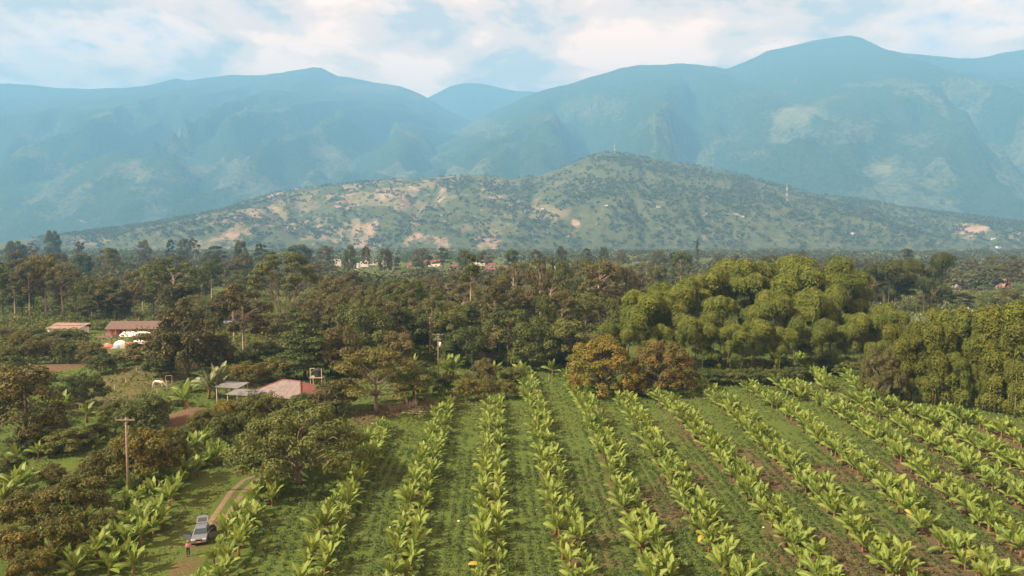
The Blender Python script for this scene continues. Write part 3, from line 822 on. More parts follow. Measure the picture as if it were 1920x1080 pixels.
def along(poly, step, start=0.0):
    pos = start; acc = 0.0
    for (ax, ay), (bx, by) in zip(poly[:-1], poly[1:]):
        L = math.hypot(bx - ax, by - ay)
        while pos <= acc + L:
            t = (pos - acc) / L; yield ax + (bx - ax) * t, ay + (by - ay) * t, (by - ay) / L, -(bx - ax) / L
            pos += step
        acc += L

def build_plantation():
    cand = []
    for ri, row in enumerate(ROWS):
        for side in (-1, 1):
            for k, (x, y, nx, ny) in enumerate(along(row, 1.6, 0.2 if side < 0 else 1.05)):
                if rnd.random() < 0.05: continue
                off = side * 0.9 + rnd.uniform(-0.32, 0.32)
                q = rnd.uniform(-0.55, 0.55)
                X, Y = x + nx * off - ny * q, y + ny * off + nx * q
                px, py = pix(X, Y, 1.5)
                if -30 < px < 1960 and py < 1130: cand.append([Y, ri, side, X, Y, k])
    # loose plants left of the track
    loose = [(60, 1048), (95, 1062), (130, 1062), (165, 1062), (215, 1055), (150, 1035), (190, 1035), (238, 1028), (265, 1022), (160, 1000), (205, 1003),
             (250, 985), (280, 985), (300, 968), (318, 950), (225, 968), (262, 945), (290, 935), (330, 935), (275, 915), (312, 905), (340, 912), (360, 895),
             (330, 882), (352, 870), (375, 872), (392, 858), (408, 850), (420, 862), (300, 890), (245, 925), (385, 835), (400, 822), (430, 838), (365, 845), (345, 850), (20, 1035), (205, 1072), (110, 1030), (235, 1050), (180, 1052), (215, 1018), (240, 1005), (268, 1000), (288, 1004), (302, 988), (236, 960), (310, 930), (325, 918), (345, 895), (372, 888), (388, 872), (405, 868), (250, 1072), (140, 1078)]
    cand.sort()
    nloose = len(loose)
    near, rest = cand[:300 - nloose - 22], cand[300 - nloose - 22:]
    cnt = {}
    for c in near:
        key = (c[1], c[2]); cnt.setdefault(key, []).append(c)
    for (ri, side), L in cnt.items():
        for n, c in enumerate(sorted(L)):
            lab = 'plantain, %s double row right of the track, %s line, %s from the near end' % (ordn(ri + 1), 'left' if side < 0 else 'right', ordn(n + 1))
            plantain(c[3], c[4], rnd.choice((0.62, 0.82, 0.95, 1.05, 1.18)) * rnd.uniform(0.92, 1.08), rnd.uniform(0, 6.283), rnd.randrange(9), lab, 'plantains in double rows across the field',
                     yellow=rnd.randrange(4) if rnd.random() < 0.08 else None)
    for n, (px, py) in enumerate(sorted(loose)):
        x, y = P(px, py + 6)
        plantain(x, y, rnd.uniform(1.0, 1.3), rnd.uniform(0, 6.283), rnd.randrange(9), 'loose plantain left of the dirt track, %s from the left' % ordn(n + 1), 'loose plantains left of the track')
    items = [(c[3], c[4], rnd.uniform(0.75, 1.2), rnd.uniform(0, 6.283), rnd.randrange(9), gz(c[3], c[4])) for c in rest]
    for poly, st in (([(1500, 672), (1530, 700), (1560, 728)], 2.6), ([(1530, 655), (1570, 680), (1610, 720), (1640, 745)], 2.2), ([(1450, 712), (1520, 745)], 3.0)):
        for x, y, nx, ny in along([P(a, b, 1.5) for a, b in poly], st):
            for sd in (-0.8, 0.8): items.append((x + sd * nx + rnd.uniform(-.4, .4), y + sd * ny + rnd.uniform(-.4, .4), rnd.uniform(1, 1.3), rnd.uniform(0, 6.283), rnd.randrange(9), gz(x, y)))
    lf, st = plantain_arrays(items)
    o = obj('plantain_rows', mesh('plantain_rows', lf[0], lf[1], [FOL['plantain']], {'tint': lf[2], 'mid': lf[3]}, True))
    tag(o, 'far ends of the plantain rows, bright green massed leaves', 'plantains', None, 'stuff')
    s = obj('pseudostem', mesh('pseudostem', st[0], st[1], [BARK['stem']], None, True), o); s['kind'] = 'stuff'
    # greyish plantain plot far off at the right
    items = []
    for k in range(190):
        px, py = rnd.uniform(1600, 2000), rnd.uniform(548, 632)
        x, y = P(px, py, 0); items.append((x, y, rnd.uniform(1.3, 1.8), rnd.uniform(0, 6.283), rnd.randrange(9), gz(x, y)))
    lf, st = plantain_arrays(items)
    o = obj('plantain_plot', mesh('plantain_plot', lf[0], lf[1], [FOL['plantain_grey']], {'tint': lf[2], 'mid': lf[3]}, True))
    tag(o, 'pale grey-green plantain plot behind the bamboo at the right', 'plantains', None, 'stuff')
    s = obj('pseudostem', mesh('pseudostem', st[0], st[1], [BARK['stem']], None, True), o); s['kind'] = 'stuff'
    return cand
build_plantation()

# tall bananas: bigger plants with dry skirts, each one placed
def build_bananas():
    spots = [(348, 768, 712, 'tall banana with dry skirt on the dirt bank', 'plantain'), (392, 748, 690, 'grey-green banana left of the farmhouse lean-to, nearer one', 'plantain_grey'),
             (404, 746, 678, 'tallest grey-green banana left of the farmhouse lean-to', 'plantain_grey'), (424, 716, 686, 'small banana behind the lean-to roof', 'plantain'),
             (115, 782, 728, 'dark wide banana below the pasture', 'plantain'), (163, 792, 748, 'yellow-green banana right of the dark wide one', 'plantain'),
             (218, 815, 788, 'small banana under the pole-top, left of it', 'plantain'), (28, 925, 868, 'old banana with yellow leaf on the left lawn, left one', 'plantain'),
             (46, 922, 872, 'old banana with dry trunk on the left lawn, right one', 'plantain'), (102, 842, 828, 'small orange-leaved banana at the lawn edge', 'plantain_yellow'),
             (72, 862, 838, 'young banana on the left lawn', 'plantain'), (30, 862, 832, 'leafy banana at the lawn edge, leftmost', 'plantain'), (3, 970, 900, 'banana cut by the left picture edge', 'plantain'),
             (180, 842, 815, 'young banana behind the orange-olive trees', 'plantain'), (838, 712, 658, 'tall banana right of the wooden pole, left one', 'plantain'),
             (850, 708, 662, 'tall banana right of the wooden pole, right one', 'plantain'), (772, 705, 663, 'banana behind the umbrella tree', 'plantain'),
             (925, 712, 672, 'banana between the yellow fruit trees', 'plantain'), (975, 712, 676, 'broad banana at the head of the fifth row', 'plantain'),
             (1036, 706, 672, 'broad banana left of the orange trees', 'plantain'), (207, 596, 570, 'pale banana above the red house, left one', 'plantain'),
             (223, 596, 571, 'pale banana above the red house, right one', 'plantain')]
    for i, (px, b, t, lab, fol) in enumerate(spots):
        x, y = P(px, b); z = gz(x, y); x, y = P(px, b, z); h = at_y(px, t, y)[1] - gz(x, y)
        plan = i % 9; full = PLANS[plan][1] + 1.75
        plantain(x, y, max(1.0, h / full), rnd.uniform(0, 6.283), plan, lab, 'bananas round the farm', fol, yellow=2 if 'yellow leaf' in lab else None, name='banana_plant')
build_bananas()

# ------------------------------------------------------------------ bamboo
def culm_curve(t, H, lean, top):
    return np.stack([lean * t ** 2.4, 0 * t, H * (1.25 * t - top * t ** 3.5)], -1)
def make_culm(seed, style):
    """one arching cane; its leaves hang in rounded plumes along the upper part"""
    rng = np.random.default_rng(seed)
    if style == 'mop': H, lean, top, Lf, Wf = 21, rng.uniform(4.0, 7.0), 0.54, 0.54, 0.15
    else: H, lean, top, Lf, Wf = 17, rng.uniform(1.2, 3.0), 0.38, 0.46, 0.13
    tt = np.linspace(0, 1, 12); c = culm_curve(tt, H, lean, top)
    mb = MB(); mb.tube([tuple(p) for p in c], [0.09 * (1 - 0.8 * k) + 0.008 for k in tt], 5)
    if style == 'mop': plumes = [(0.97, 1.8, 1700), (0.84, 2.2, 2100), (0.70, 1.9, 1600), (0.54, 1.6, 1000), (0.38, 1.2, 500)]
    else: plumes = [(0.99, 1.0, 700), (0.88, 1.35, 1100), (0.74, 1.5, 1200), (0.58, 1.4, 1100), (0.42, 1.3, 900), (0.24, 1.2, 800), (0.10, 1.0, 400)]
    parts = []
    for (t, R, n) in plumes:
        ct = culm_curve(np.array([t]), H, lean, top)[0] + np.array([rng.normal(0, 0.5), rng.normal(0, 0.9), 0])
        d = unit(rng.normal(size=(n, 3))); d[:, 2] = d[:, 2] * 0.75 + 0.35; d = unit(d)
        k = np.floor((np.arctan2(d[:, 1], d[:, 0]) + 3.1416) * 2.2)                # strands
        rr = R * rng.uniform(0.75, 1.2) * (0.72 + 0.34 * rng.random(n) ** 0.7 + 0.08 * np.sin(k * 2.7) + 0.08 * np.sin(d[:, 2] * 7 + k))
        fr = (rng.random(n) < 0.26) & (d[:, 2] < 0.45)                             # the hanging fringe
        sc = np.array([1.15, 1.0, 0.85]) if style == 'mop' else np.array([0.95, 0.95, 1.25])
        C = ct + d * rr[:, None] * sc + np.stack([0 * rr, 0 * rr, -fr.astype(float) * rng.random(n) * R * (0.9 if style == 'mop' else 1.1)], 1)
        ax = unit(d * np.array([0.7, 0.7, 0.0]) + np.array([0, 0, -0.55]) + rng.normal(0, 0.7, (n, 3)))
        Nn = d + np.array([0, 0, 0.35]) + rng.normal(0, 0.30, (n, 3))
        sz = rng.uniform(0.7, 1.4, n)
        parts.append(leaf_cloud(C, Nn, Lf * sz, Wf * sz, np.clip(0.5 + rng.normal(0, 0.2, n) + 0.15 * np.sin(k * 1.9 + t * 9), 0, 1), rng, ax))
    V, F, T = merge(parts)
    return {'culm': mb.mesh('culm', BARK['culm'], True), 'V': V, 'F': F, 'T': T, 'm': {}, 'H': H * (0.80 if style == 'mop' else 0.9)}
CULMS = {st: [make_culm(900 + i * 7 + len(st), st) for i in range(6)] for st in ('mop', 'feather')}
def bamboo(px, base, top, wpx, n, style, fol, label):
    x, y = P(px, base); z = gz(x, y)
    h = at_y(px, top, y)[1] - z; w = wpx * y / FPX
    root = thing('bamboo_clump', label, 'bamboo', (x, y, z), 0, 'bamboo clumps')
    for k in range(n):
        p = CULMS[style][rnd.randrange(6)]
        if 'me' not in p['m']: p['m']['me'] = mesh('bamboo_foliage', p['V'], p['F'], [FOL['bamboo']], {'tint': p['T']})
        a = 6.283 * k / n + rnd.uniform(-0.4, 0.4); q = rnd.uniform(0.15, 1.0)
        s = h * (rnd.uniform(0.48, 1.0) if k else 1.0) / p['H']
        rr = max(1.0, w / 2 - 5.0 * s) * q if style == 'mop' else max(0.5, w / 2 - 2.0) * q
        c = obj('culm', p['culm'], root, (rr * math.cos(a), rr * math.sin(a), -0.1), (0, 0, a + rnd.uniform(-0.8, 0.8)), (s * rnd.uniform(0.8, 1.15),) * 2 + (s,))
        recolour(obj('foliage', p['m']['me'], c), FOL[fol])
    return root
def build_bamboo():
    mops = [(1170, 700, 575, 95, 7), (1235, 690, 545, 110, 8), (1290, 672, 515, 130, 9), (1370, 662, 497, 140, 10), (1450, 664, 492, 140, 10), (1530, 662, 494, 140, 10),
            (1320, 702, 560, 110, 8), (1400, 706, 552, 120, 9), (1480, 700, 548, 120, 9), (1555, 690, 545, 110, 8), (1600, 660, 540, 100, 7), (1440, 640, 484, 150, 8), (1330, 640, 494, 150, 8),
            (1215, 705, 610, 60, 4), (1358, 712, 620, 60, 4), (1455, 714, 622, 55, 4), (1610, 705, 590, 80, 8), (1645, 690, 575, 90, 8), (1265, 708, 600, 70, 6), (1525, 706, 600, 80, 7)]
    words = ['leftmost clump of the big bamboo grove', 'second clump from the left in the bamboo grove', 'drooping bamboo clump behind the orange trees', 'tall bamboo clump left of the grove centre',
             'tallest bamboo clump in the grove centre', 'tall bamboo clump right of the grove centre', 'low front bamboo clump behind the rust-red tree', 'front bamboo clump in the grove middle',
             'front bamboo clump with bare culms showing', 'front bamboo clump at the right end of the grove', 'rightmost clump of the big bamboo grove', 'rear bamboo clump on the grove skyline, right one', 'rear bamboo clump on the grove skyline, left one',
             'small bamboo tuft beside the rust-red tree', 'small low bamboo tuft in front of the grove', 'rounded low bamboo tuft at the foot of the grove', 'bamboo clump joining the grove to the golden bamboo', 'rear bamboo clump joining the grove to the golden bamboo', 'low bamboo clump just right of the rust tree', 'low bamboo clump beside the short plantain rows']
    for q, wd in zip(mops, words): bamboo(*q, 'mop', 'bamboo', wd + ', olive yellow')
    bamboo(1670, 592, 492, 100, 8, 'mop', 'bamboo_dark', 'left half of the lone dark bamboo stand behind the grove')
    bamboo(1728, 594, 482, 120, 10, 'mop', 'bamboo_dark', 'right half of the lone dark bamboo stand behind the grove')
    fe = [(1640, 722, 640, 70, 7), (1690, 752, 612, 80, 9), (1745, 758, 606, 80, 9), (1800, 764, 590, 85, 10), (1855, 772, 580, 85, 10), (1905, 780, 566, 85, 10), (1965, 790, 575, 90, 9), (1880, 745, 572, 90, 8), (1770, 735, 585, 90, 8)]
    w2 = ['leftmost', 'second from the left', 'third from the left', 'middle', 'tall middle', 'rightmost fully seen', 'edge-cut', 'rear right', 'rear left']
    for i, (q, wd) in enumerate(zip(fe, w2)): bamboo(*q, 'feather', 'bamboo_gold' if i % 3 else 'bamboo', 'golden feathery bamboo clump at the field edge, %s of them' % wd)
build_bamboo()
# ================================================================== TREES
def build_named_trees():
    T = tree_px
    # left foreground: orange-olive fruit trees, dark trees
    T('bushy', 275, 915, 790, 135, label='tall orange-olive fruit tree right of the left wooden pole', variant=0)
    T('bushy', 200, 915, 830, 95, label='orange-olive fruit tree left of the left wooden pole', variant=1)
    T('bushy', 318, 880, 800, 80, label='olive fruit tree behind the loose plantains', variant=2)
    T('bushy', 150, 990, 885, 125, label='largest orange-olive tree on the lower left lawn', variant=2)
    T('bushy', 62, 1000, 905, 130, label='orange-olive tree below the old bananas', variant=1)
    T('bushy', 120, 1050, 955, 105, label='lower orange-olive tree among the loose plantains', variant=0)
    T('bushy', 22, 1070, 985, 110, label='orange-olive tree in the lower left corner', variant=2)
    T('bushy', 60, 1100, 1020, 90, label='lowest orange-olive bush at the left bottom edge', variant=1)
    T('dense', 45, 842, 682, 160, fol='olive', label='big olive-brown tree at the left edge', variant=0)
    T('spread', 150, 765, 690, 110, fol='dark', label='dark spreading tree at the foot of the pasture', variant=1)
    T('bushy', 20, 770, 672, 90, fol='dark', label='dark bushy tree above the olive-brown one at the left edge', variant=1)
    T('bushy', 278, 812, 735, 105, fol='dark', label='round dark shrub below the white horse', variant=0)
    T('bushy', 215, 790, 748, 60, fol='green', label='small green shrub left of the round dark one', variant=2)
    T('bushy', 130, 848, 800, 100, fol='green', label='broad-leaved green shrub by the left lawn', variant=2)
    T('bushy', 55, 850, 795, 90, fol='dark', label='dark shrub left of the broad-leaved one', variant=0)
    T('spread', 560, 905, 738, 275, label='great dark spreading tree in front of the farmhouse', variant=0)
    T('bushy', 430, 842, 762, 80, fol='dark', label='dark bush left of the great spreading tree', variant=1)
    T('bushy', 425, 800, 745, 62, fol='mango', label='orange bush below the lean-to roof', variant=0)
    T('bushy', 385, 812, 765, 70, fol='citrus', label='olive bush on the dirt bank', variant=2)
    T('bushy', 500, 790, 733, 75, fol='green', label='green bush hiding the farmhouse front', variant=0)
    T('bushy', 565, 792, 735, 85, fol='dark', label='dark bush below the farmhouse eaves', variant=2)
    T('bushy', 470, 800, 735, 70, fol='green', label='green bush in front of the lean-to', variant=2)
    T('twiggy', 470, 765, 726, 60, label='bare grey bush against the lean-to roof', cat='bush')
    T('umbrella', 705, 772, 648, 205, label='wide layered yellow-green tree right of the farmhouse', variant=0)
    T('dense', 632, 775, 708, 105, fol='olive', label='olive tree hiding the right corner of the farmhouse', variant=1)
    T('dense', 775, 748, 672, 95, fol='dark', label='dark rounded tree behind the stick fence', variant=2)
    T('bushy', 468, 722, 672, 75, fol='citrus', label='round yellow-green bush behind the farmhouse, left one', variant=1)
    T('bushy', 522, 716, 668, 80, fol='yellow', label='round yellow-green bush behind the farmhouse, right one', variant=0)
    T('bushy', 465, 735, 698, 45, fol='citrus', label='small bush between lean-to and farmhouse roof', variant=2)
    T('tier', 572, 712, 584, 135, label='tiered dark green tree behind the water tank', variant=0)
    T('dense', 640, 712, 606, 80, fol='brown', label='brown-leaved tree between tiered tree and umbrella tree', variant=2)
    T('dense', 748, 716, 620, 80, fol='brown', label='grey-brown round tree behind the umbrella tree', variant=0)
    T('dense', 352, 705, 572, 125, fol='bloom', label='bronze tree with buff tips below the pasture corner', variant=1)
    T('dense', 285, 692, 622, 95, fol='olive', label='olive tree right of the white domes', variant=0)
    T('dense', 405, 700, 618, 80, fol='bloom', label='bronze flowering tree right of the pasture corner', variant=2)
    T('airy', 458, 690, 532, 115, fol='bloom', label='tall buff-flowering tree on a pale trunk', variant=0)
    T('slender', 440, 655, 540, 60, fol='olive', label='thin tall tree left of the buff-flowering one', variant=1)
    T('vase', 535, 618, 471, 135, label='large vase-shaped tree with many pale stems', variant=0)
    T('airy', 325, 612, 484, 118, fol='green', label='tall green tree with forked white trunk', variant=2)
    T('slender', 882, 640, 470, 58, fol='green', label='very tall thin tree below the red roofs', variant=0)
    T('airy', 928, 660, 520, 75, fol='olive', label='tall olive tree right of the very tall thin one', variant=1)
    T('airy', 1010, 640, 485, 60, fol='brown', label='tall brown-headed tree left of the bamboo grove', variant=2)
    T('airy', 1122, 630, 488, 95, fol='olive', label='tall olive tree with forked pale trunk at the grove edge', variant=0)
    T('dome', 1128, 740, 624, 148, fol='mango', label='dome-shaped orange tree, left one of the pair', variant=0, name='mango_tree')
    T('dome', 1240, 738, 634, 138, fol='rust', label='dome-shaped rust-brown tree, right one of the pair', variant=1, name='mango_tree')
    T('bushy', 876, 752, 702, 58, fol='yellow', label='yellow-leaved fruit tree at the field head, left of three', variant=0)
    T('bushy', 908, 752, 706, 46, fol='citrus', label='yellow-green fruit tree at the field head, middle of three', variant=1)
    T('bushy', 948, 748, 710, 52, fol='yellow', label='low yellow-green fruit tree at the field head, right of three', variant=2)
    T('bushy', 834, 742, 704, 46, fol='dark', label='dark round bush at the foot of the far wooden pole', variant=2)
    T('bushy', 905, 725, 668, 60, fol='olive', label='olive bush behind the three fruit trees', variant=2)
    T('bushy', 960, 720, 682, 50, fol='green', label='green bush behind the broad banana', variant=1)
    T('twiggy', 1128, 798, 758, 42, label='bare grey bush standing in the sixth plantain row', cat='bush')
    for i, (px, b, t, w, f) in enumerate(sorted([(12, 905, 850, 80, 'green'), (95, 905, 868, 60, 'citrus'), (175, 905, 858, 70, 'citrus'), (238, 872, 812, 80, 'citrus'), (330, 845, 795, 70, 'green'), (70, 800, 752, 80, 'dark'), (105, 815, 775, 60, 'green'), (185, 830, 790, 60, 'green'),
            (240, 800, 765, 60, 'dark'), (195, 1010, 950, 60, 'citrus'), (15, 960, 905, 80, 'citrus'), (330, 760, 735, 40, 'green'), (360, 735, 705, 45, 'dark'), (300, 700, 662, 70, 'dark'), (235, 690, 655, 60, 'green'), (190, 700, 660, 60, 'dark'), (25, 720, 660, 80, 'dark'), (75, 735, 690, 70, 'green'), (505, 850, 790, 60, 'green'), (655, 850, 790, 60, 'dark')])):
        T('bushy', px, b, t, w, fol=f, label='leafy shrub on the left slope, %s from the left' % ordn(i + 1), cat='shrub', group='shrubs on the left slope', name='leafy_shrub')
    for i, (px, b, w, f) in enumerate([(1215, 722, 50, 'dark'), (1290, 724, 55, 'green'), (1330, 720, 60, 'dark'), (1372, 722, 60, 'green'), (1412, 720, 60, 'dark'), (1450, 722, 55, 'green'), (1490, 716, 60, 'dark'), (1465, 700, 60, 'dark'), (1420, 702, 60, 'green'), (1545, 700, 60, 'dark'), (1590, 708, 60, 'green'), (1625, 722, 60, 'dark'), (1345, 702, 60, 'dark')]):
        T('bushy', px, b, b - 34, w, fol=f, label='dark shrub at the foot of the bamboo grove, %s from the left' % ordn(1 + sum(q < px for q in (1215, 1290, 1330, 1372, 1412, 1450, 1490, 1465, 1420, 1545, 1590, 1625, 1345))), cat='shrub', group='shrubs under the bamboo', name='leafy_shrub')
    T('conifer', 1306, 502, 450, 12, label='slim dark cypress rising above the bamboo grove', variant=0)
    T('spread', 1655, 752, 632, 90, fol='olive', label='thin olive tree at the left end of the golden bamboo', variant=2)
    T('dense', 1800, 660, 590, 100, fol='brown', label='brown tree behind the golden bamboo', variant=1)
    T('slender', 1895, 700, 568, 40, fol='bamboo', label='thin pale-trunked tree inside the golden bamboo', variant=2)
build_named_trees()

def interp(px, pts): return float(np.interp(px, [a for a, _ in pts], [b for _, b in pts]))
def build_forest():
    """wood behind the field in belts; each tree stands on the ground, height from the skyline of its belt"""
    belts = [
        # name, distance, px range, step px, skyline (px,py) pts, kinds, leaf tones, width m
        ('front belt of the middle wood', 186, (640, 1120), 38, [(640, 590), (700, 560), (740, 548), (800, 560), (860, 588), (930, 585), (1000, 590), (1060, 600), (1120, 610)], ['dense', 'airy', 'dense'], ['dark', 'dark', 'green', 'olive'], (12, 16)),
        ('second belt of the middle wood', 214, (590, 1170), 36, [(590, 560), (660, 535), (740, 540), (860, 560), (930, 540), (1000, 548), (1080, 540), (1170, 560)], ['airy', 'dense', 'airy'], ['olive', 'green', 'brown', 'dark'], (10, 14)),
        ('third belt of the middle wood', 250, (580, 1180), 36, [(580, 540), (640, 520), (720, 530), (800, 525), (880, 532), (960, 520), (1040, 515), (1180, 530)], ['airy', 'dense', 'airy', 'slender'], ['olive', 'brown', 'green', 'olive'], (10, 14)),
        ('fourth belt of the middle wood', 300, (600, 1240), 40, [(600, 520), (660, 512), (760, 522), (880, 520), (960, 502), (1040, 496), (1140, 500), (1240, 505)], ['airy', 'dense', 'airy'], ['olive', 'green', 'brown'], (11, 15)),
        ('back belt of the middle wood', 400, (470, 1320), 42, [(470, 508), (600, 512), (760, 512), (900, 512), (980, 494), (1080, 490), (1200, 488), (1320, 490)], ['dense', 'airy', 'vase'], ['green', 'olive', 'brown', 'dark'], (13, 18)),
        ('left wood above the red house', 285, (0, 300), 34, [(0, 500), (60, 478), (110, 482), (160, 520), (230, 535), (300, 520)], ['airy', 'airy', 'dense'], ['brown', 'olive', 'green', 'green', 'yellow'], (11, 15)),
        ('left wood behind the domes', 262, (140, 480), 44, [(140, 560), (200, 545), (260, 520), (330, 540), (420, 560), (480, 560)], ['dense', 'airy'], ['dark', 'green', 'olive'], (10, 14)),
        ('upper left wood', 370, (0, 480), 40, [(0, 478), (80, 482), (150, 505), (220, 505), (300, 490), (400, 488), (480, 492)], ['dense', 'airy', 'umbrella'], ['green', 'olive', 'brown', 'dark'], (13, 19)),
        ('farthest left wood', 520, (0, 620), 44, [(0, 458), (60, 462), (120, 470), (240, 480), (360, 470), (480, 468), (560, 480), (620, 495)], ['umbrella', 'dense', 'dense'], ['olive', 'dark', 'green', 'brown'], (17, 24)),
        ('wood right of the bamboo grove', 330, (1560, 1960), 60, [(1560, 505), (1640, 520), (1780, 535), (1960, 540)], ['dense', 'airy'], ['brown', 'olive', 'green'], (11, 15)),
        ('far right wood', 480, (1440, 1960), 50, [(1440, 488), (1520, 482), (1600, 484), (1700, 500), (1800, 498), (1880, 488), (1960, 492)], ['dense', 'dense', 'umbrella'], ['brown', 'olive', 'brown', 'green'], (16, 22)),
        ('thicket round the red house', 212, (0, 200), 24, [(0, 600), (60, 606), (120, 628), (170, 628), (200, 645)], ['bushy', 'dense'], ['green', 'dark', 'olive'], (7, 10)),
        ('thicket above the bare red soil', 188, (0, 190), 26, [(0, 635), (60, 632), (120, 640), (190, 655)], ['bushy', 'dense', 'airy'], ['green', 'dark', 'olive', 'yellow'], (6, 10)),
        ('wood between shack and skyline', 320, (0, 300), 30, [(0, 500), (60, 500), (140, 520), (220, 520), (300, 510)], ['dense', 'airy'], ['olive', 'green', 'dark', 'yellow'], (11, 16)),
        ('wood right of the red house', 235, (290, 640), 34, [(290, 590), (350, 560), (430, 570), (520, 580), (580, 560), (640, 560)], ['dense', 'airy', 'dense'], ['dark', 'olive', 'green', 'brown'], (10, 14)),
        ('thicket behind the farmhouse', 178, (380, 700), 40, [(380, 655), (450, 650), (560, 630), (640, 640), (700, 640)], ['dense', 'bushy'], ['green', 'dark', 'olive'], (8, 12)),
    ]
    WORD = {'dense': 'leafy', 'airy': 'tall-trunked', 'tier': 'tiered', 'slender': 'thin', 'vase': 'many-stemmed', 'umbrella': 'flat-topped', 'bushy': 'bushy'}
    HUE = {'dark': 'dark green', 'green': 'green', 'olive': 'olive', 'brown': 'brown', 'yellow': 'yellow-green', 'citrus': 'orange-olive'}
    for name, D, (a, b), step, sky, kinds, tones, (w0, w1) in belts:
        px = a + rnd.uniform(0, step * 0.5)
        while px < b:
            q = px + rnd.uniform(-0.3, 0.3) * step; d = D * rnd.uniform(0.94, 1.06)
            x = at_y(q, 500, d)[0]
            top = interp(q, sky) + rnd.gauss(3, 8)
            k = rnd.choice(kinds); f = rnd.choice(tones)
            h = max(6.0, at_y(q, top, d)[1] - gz(x, d)); w = rnd.uniform(w0, w1)
            if k == 'slender': w *= 0.6
            clear = [(x2, y2, r2) for x2, y2, r2 in CLEAR if math.hypot(x2 - x, y2 - d) < r2 + w * 0.36]
            if not clear:
                tree(k, x, d, h, w, f, zone=name, phrase='%s %s tree' % (HUE[f], WORD[k]))
            px += step * rnd.uniform(0.8, 1.2)
CLEAR = [(*P(250, 628), 13), (*P(245, 652), 8), (*P(120, 628), 9), (*P(205, 643), 4), (*P(200, 572), 5), (*P(225, 580), 5), (*P(435, 617), 5)]
build_forest()

def build_plain_trees():
    """trees of the far plain that stand out one by one"""
    spots = [(100, 470, 430, 30), (150, 480, 452, 22), (270, 476, 446, 26), (320, 474, 447, 20), (345, 474, 443, 26), (365, 476, 445, 22), (452, 480, 450, 30), (490, 484, 453, 32), (655, 496, 458, 26), (686, 500, 462, 20),
             (722, 496, 464, 30), (745, 500, 478, 16), (960, 494, 466, 34), (1005, 492, 468, 26), (1053, 490, 459, 22), (1100, 490, 464, 26), (1132, 490, 461, 22), (1165, 490, 468, 18), (1235, 490, 466, 30), (1262, 492, 470, 24),
             (1290, 492, 474, 20), (1350, 492, 474, 22), (1378, 492, 474, 22), (1505, 494, 468, 28), (1560, 494, 476, 26), (1600, 494, 478, 20), (1625, 494, 480, 18), (1700, 496, 464, 34), (1785, 496, 478, 26), (1820, 496, 480, 26),
             (1860, 496, 478, 30), (1900, 496, 476, 26), (30, 480, 450, 40), (60, 476, 455, 26), (205, 496, 470, 22), (405, 490, 458, 46), (560, 486, 458, 60), (610, 484, 460, 40), (790, 488, 462, 40), (830, 488, 462, 34), (870, 490, 466, 34), (910, 490, 470, 34)]
    n = 0
    for px, base, top, w in spots:
        d = 43520 / (base + 24 - 450)
        x = at_y(px, 480, d)[0]; h = at_y(px, top, d)[1] - gz(x, d)
        k = ['dense', 'airy', 'dense', 'umbrella'][n % 4]; n += 1
        tree(k, x, d, max(6, h), w * d / FPX, ['haze', 'green', 'brown', 'olive'][n % 4], zone='hazy plain before the hill', phrase='distant %s tree' % {'dense': 'round', 'airy': 'open', 'umbrella': 'flat-topped'}[k])
build_plain_trees()

def label_trees():
    by = {}
    for root, k, ph, zone in TREES: by.setdefault((ph, zone), []).append((k, root))
    for (ph, zone), L in by.items():
        L.sort(key=lambda t: t[0])
        for i, (_, r) in enumerate(L):
            r['label'] = ('%s in the %s' % (ph, zone)) if len(L) == 1 else '%s in the %s, %s from the left' % (ph, zone, ordn(i + 1))
            r['group'] = 'trees of the ' + zone
label_trees()

# palm on the left skyline
def build_palm():
    x, y = P(203, 512); h = at_y(203, 470, y)[1] - gz(x, y)
    root = thing('palm_tree', 'lone palm with drooping fronds on the left skyline', 'palm', (x, y, gz(x, y)))
    MB().tube([(0, 0, -0.3), (0.2, 0, h * 0.5), (0.3, 0, h)], [0.28, 0.2, 0.16], 7).build('trunk', BARK['grey'], root, True)
    V0, F0, M0 = leaf_blade(3.6, 1.5, 30, 110, 5, 8, -0.4)
    fm = mesh('palm_frond', V0, F0, [FOL['olive']], {'tint': np.full(len(V0), 0.5)}, True)
    for k in range(14): obj('frond', fm, root, (0.3, 0, h), (0, rnd.uniform(-0.3, 0.4), k * 2.4), (rnd.uniform(0.8, 1.15),) * 3)
build_palm()

# ------------------------------------------------------------------ woods nobody could count
def far_cloud(pts, r0, r1, per, L, W, seed, zf, flat=0.8, ncl=1):
    rng = np.random.default_rng(seed); parts = []
    n = len(pts); R = rng.uniform(r0, r1, n)
    cx = np.repeat(pts[:, 0], per); cy = np.repeat(pts[:, 1], per); RR = np.repeat(R, per)
    d = unit(rng.normal(size=(n * per, 3))); d[:, 2] = np.abs(d[:, 2]) * 1.0 - 0.25
    z = zf(pts[:, 0], pts[:, 1]); cz = np.repeat(z, per)
    bump = 1 + 0.25 * np.sin(d[:, 0] * 6 + cx) * np.cos(d[:, 1] * 5 + cy)
    C = np.stack([cx + d[:, 0] * RR * bump, cy + d[:, 1] * RR * bump, cz + RR * 0.75 + d[:, 2] * RR * flat * bump], 1)
    t = np.clip(np.repeat(rng.random(n), per) * 0.75 + rng.random(n * per) * 0.35 - 0.05, 0, 1)
    s = rng.uniform(0.7, 1.3, n * per)
    return leaf_cloud(C, d + rng.normal(size=d.shape) * 0.35 + np.array([0, 0, 0.4]), L * s, W * s, t, rng)
